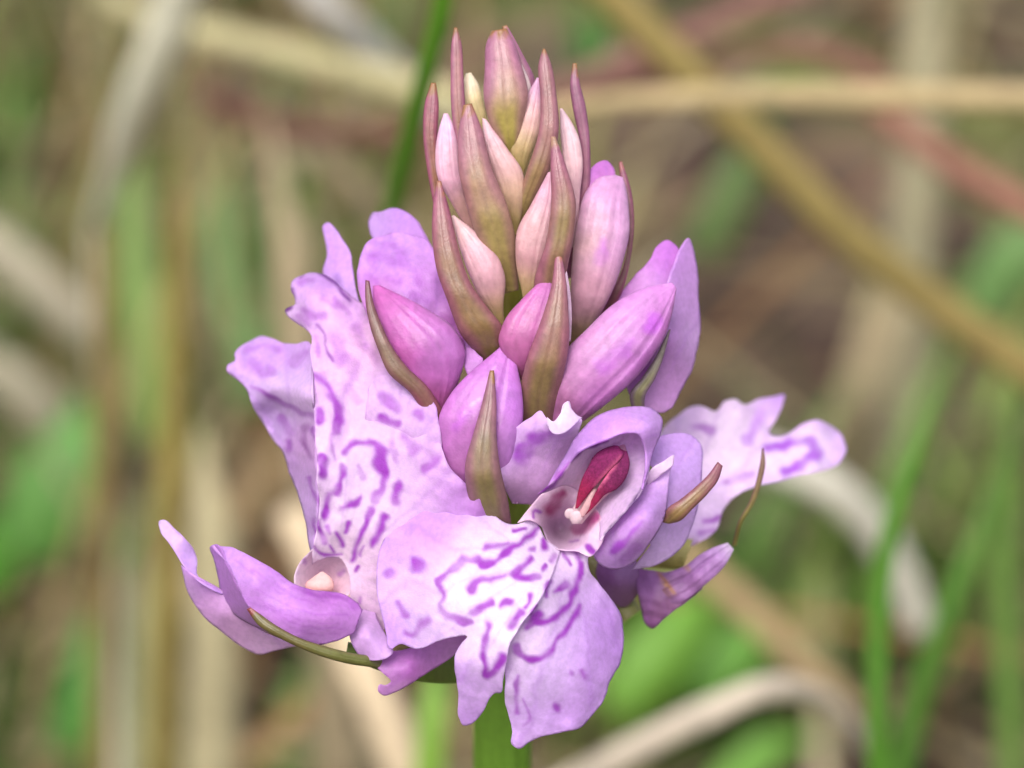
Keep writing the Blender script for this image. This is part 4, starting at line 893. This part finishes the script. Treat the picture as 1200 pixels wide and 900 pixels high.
# hood petals hanging to the lower left
fan('hood_petal', [(425, 715), (415, 742)], [(420, 707), (405, 697), (386, 693), (365, 691), (345, 684), (325, 670), (300, 655), (280, 645), (272, 641), (262, 640), (249, 639), (266, 660), (280, 690), (292, 712), (312, 728), (340, 746), (370, 756), (396, 751)],
    [(425, 715, 0.5), (415, 742, 0.2), (386, 693, 0.4), (325, 670, -0.2), (272, 641, 0.6), (249, 639, 1.0), (280, 690, -0.4), (312, 728, -0.6), (370, 756, 0.0), (350, 712, -1.1), (300, 680, -0.9), (390, 718, -0.7), (355, 735, -0.9), (330, 690, -0.4)],
    [(265, 648, '#d2a8e8'), (290, 665, '#d2a6e6'), (330, 695, '#d0a0e2'), (380, 700, '#c684d2'), (400, 728, '#d09ade'), (350, 735, '#ce98e0'), (310, 705, '#cc98de'), (375, 750, '#d0a4e0')], A,
    [([(345, 689), (365, 695), (386, 698), (405, 702), (418, 710)], 8, 0.45, '#9a3cb0'), ([(300, 690), (350, 715), (410, 722)], 2.2, 0.22), ([(310, 710), (350, 732), (405, 738)], 2.2, 0.22), ([(295, 668), (340, 695)], 2.2, 0.2), ([(275, 655), (320, 690), (370, 708)], 1.8, 0.15), ([(300, 700), (345, 725), (400, 732)], 1.8, 0.15), ([(320, 722), (360, 742), (398, 744)], 1.8, 0.15), ([(330, 680), (370, 700), (415, 714)], 1.8, 0.15), ([(285, 650), (330, 676)], 1.8, 0.15)], step=2.0, wave=0.5, thick=0.14)
fan('hood_petal', [(294, 714), (340, 752)], [(280, 690), (266, 660), (252, 638), (247, 640), (250, 655), (256, 680), (259, 698), (268, 714), (284, 727), (306, 738)],
    [(294, 714, -0.1), (340, 752, 0.6), (266, 660, 0.3), (247, 640, 1.4), (256, 680, 2.0), (268, 714, 2.2), (306, 738, 1.4)], [(258, 660, '#c896dc'), (270, 695, '#bf8ad0'), (300, 730, '#c496d0')], A, step=2.2, wave=0.4)
fan('sepal', [(268, 700)], [(250, 692), (231, 680), (218, 667), (208, 652), (197, 635), (188, 622), (187, 610), (192, 609), (204, 619), (216, 630), (226, 642), (231, 656), (231, 672), (257, 690)],
    [(268, 700, 2.2), (231, 678, 1.8), (208, 652, 2.4), (188, 615, 3.4), (216, 630, 2.6), (231, 656, 3.0), (257, 690, 2.0)], [(200, 625, '#e2d0f4'), (222, 650, '#e4d4f6'), (212, 655, '#cba0ea'), (240, 682, '#d4b0ee')], A, step=2.2, wave=0.4)
fan('sepal', [(230, 676), (262, 694), (300, 736), (346, 757)], [(212, 662), (215, 676), (220, 694), (228, 708), (240, 724), (264, 744), (288, 761), (302, 767), (322, 763), (348, 757)],
    [(230, 676, 1.7), (262, 694, 2.0), (300, 736, 2.2), (346, 757, 2.6), (212, 662, 2.2), (228, 708, 3.0), (264, 744, 3.2), (302, 767, 3.4), (260, 720, 2.2)], [(222, 690, '#dcc0e6'), (250, 715, '#d2acd6'), (290, 745, '#d4b0d4'), (310, 760, '#dcc2de'), (235, 680, '#cf9fe4')], A, step=2.2, wave=0.4)
fan('sepal', [(412, 712), (440, 716)], [(408, 726), (409, 742), (415, 760), (424, 771), (440, 774), (454, 771), (461, 765), (456, 752), (449, 738), (442, 724)],
    [(412, 712, 1.8), (440, 716, 2.2), (409, 742, 1.0), (424, 771, 0.8), (461, 765, 0.6), (449, 738, 1.4), (432, 745, 0.3)], [(425, 730, '#e0c4e8'), (440, 755, '#dcc0ea'), (420, 760, '#d4b0e2')], A, step=2.0, wave=0.4, thick=0.13)
bract([(470, 792), (440, 783), (408, 778), (370, 767), (330, 749), (302, 732), (289, 714)], [(470, 778), (442, 770), (412, 765), (380, 757), (348, 746), (318, 729), (295, 711)], [2.6, 0.8, -0.2, -0.6, -0.7, -0.4], A, edge='#6f6a30', mid='#77803a', tip='#8a3c3c', th=0.9,
      cols=[(300, 722, '#7e4038'), (330, 742, '#6f5a34'), (380, 762, '#6f7434'), (430, 775, '#6f7c34')])
body('ovary', [(560, 800), (500, 800), (450, 788), (405, 770)], [(560, 770), (500, 765), (450, 762), (408, 752)], [11.0, 5.0, 2.8, 2.2], '#5f7430', A, th=0.9, mat=M_STEM)

# ================================================================== far right flower (out of focus)
G = flower(800, 590, 10, 'blurred flower on the right turned away')
fan('lip', [(770, 600), (790, 640)], [(765, 540), (777, 502), (792, 488), (810, 477), (826, 477), (838, 482), (850, 470), (862, 468), (874, 474), (888, 468), (904, 465), (920, 462), (917, 474), (911, 488), (903, 508), (914, 510), (926, 506), (940, 497), (960, 492), (976, 500), (988, 514), (992, 526), (985, 541), (968, 551), (945, 555), (912, 564), (886, 570), (862, 581), (848, 598), (840, 620), (824, 634), (800, 645)],
    [(770, 600, 10.0), (790, 640, 9.5), (777, 502, 13.0), (850, 470, 15.0), (920, 462, 16.5), (903, 508, 14.2), (960, 492, 16.0), (992, 526, 15.6), (912, 564, 12.6), (862, 581, 11.4), (840, 620, 10.4), (850, 530, 12.2), (930, 530, 13.6), (875, 500, 14.0)],
    [(810, 490, '#ecd8f6'), (850, 490, '#fbf6fc'), (890, 490, '#eedcf6'), (915, 468, '#d0a6ec'), (850, 530, '#fcf8fc'), (900, 540, '#faf4fc'), (950, 525, '#fcf8fc'), (980, 520, '#e0c6f4'), (960, 498, '#dcbef2'), (830, 590, '#ecdff6'), (890, 565, '#e2ccf4'), (820, 620, '#e6d2f4')], G,
    [([(900, 525), (925, 520), (950, 517), (958, 526), (945, 540), (920, 553)], (10, 14), 0.8, '#b05ad8'), ([(875, 515), (884, 500), (892, 482)], (14, 9), 0.6, '#b868dc'), ([(826, 612), (846, 606)], 6, 0.7, '#a850c0'), ([(822, 624), (836, 622)], 6, 0.7, '#a850c0'), ([(850, 566), (880, 556)], 8, 0.5), ([(815, 500), (835, 505)], 10, 0.4)],
    ruffle=0.5, rs=30, step=3.2, thick=0.13)
bract([(858, 640), (866, 610), (878, 588), (887, 560), (891, 540), (893, 525)], [(863, 640), (871, 612), (884, 590), (893, 564), (897, 542), (895, 525)], [8.0, 6.6, 6.2, 6.0, 6.0], G, edge='#7e5a4c', mid='#8f8c3c', tip='#6a3850', th=0.7,
      cols=[(892, 540, '#7a4658'), (885, 575, '#8a7048'), (870, 610, '#8f8c40')])

# ================================================================== withered flower, low on the right
H = flower(740, 690, 9, 'shrunken purple flower low on the right')
body('spur', [(740, 668), (766, 672), (804, 662), (820, 650), (840, 640), (853, 636)], [(744, 690), (772, 716), (802, 704), (828, 684), (850, 662), (860, 644)], [7.4, 6.8, 6.2, 6.0, 6.0, 6.2],
     [(850, 640, '#e6d8ea'), (835, 655, '#b478c6'), (810, 675, '#b27cc0'), (790, 690, '#a878a8'), (760, 690, '#b48cc0'), (820, 690, '#b07ab4')], H, th=0.4, crinkle=0.22, seams=[(-0.3, 0.25, 0.12), (0.3, -0.12, 0.1)], strokes=[([(772, 670), (780, 682), (790, 694)], 4, 0.6, '#c08a50'), ([(800, 662), (806, 668)], 6, 0.5, '#b88a60'), ([(778, 690), (784, 696)], 7, 0.4, '#8a5a48')])
fan('sepal', [(745, 665), (800, 675)], [(746, 690), (752, 715), (757, 732), (764, 737), (776, 727), (798, 711), (824, 690)], [(745, 665, 7.0), (800, 675, 6.4), (757, 732, 7.0), (776, 727, 6.6), (824, 690, 6.4), (770, 700, 6.2)],
    [(755, 690, '#b88cc8'), (765, 725, '#a870ac'), (790, 700, '#a07298'), (775, 710, '#8f6a88')], H, step=2.6, crinkle=0.2, strokes=[([(772, 670), (780, 684), (790, 696)], 5, 0.6, '#c08a50')])
fan('sepal', [(745, 655), (700, 660)], [(752, 680), (745, 700), (732, 712), (716, 706), (704, 690), (698, 672)], [(745, 655, 6.8), (700, 660, 6.6), (732, 712, 8.2), (704, 690, 7.2), (722, 685, 6.4)], [(715, 685, '#a878b4'), (740, 690, '#a883a0'), (730, 670, '#b08cc0')], H, step=2.6)
body('ovary', [(600, 640), (660, 668), (700, 705), (724, 735)], [(600, 600), (680, 625), (720, 660), (752, 715)], [12.5, 10.5, 9.6, 9.0], '#7c7c44', H, th=0.8, mat=M_STEM)
body('ovary', [(600, 660), (690, 650), (740, 662), (800, 668)], [(600, 610), (690, 612), (750, 625), (812, 632)], [13.0, 10.4, 9.6, 9.4], '#a8a05c', G, th=0.8, mat=M_STEM)
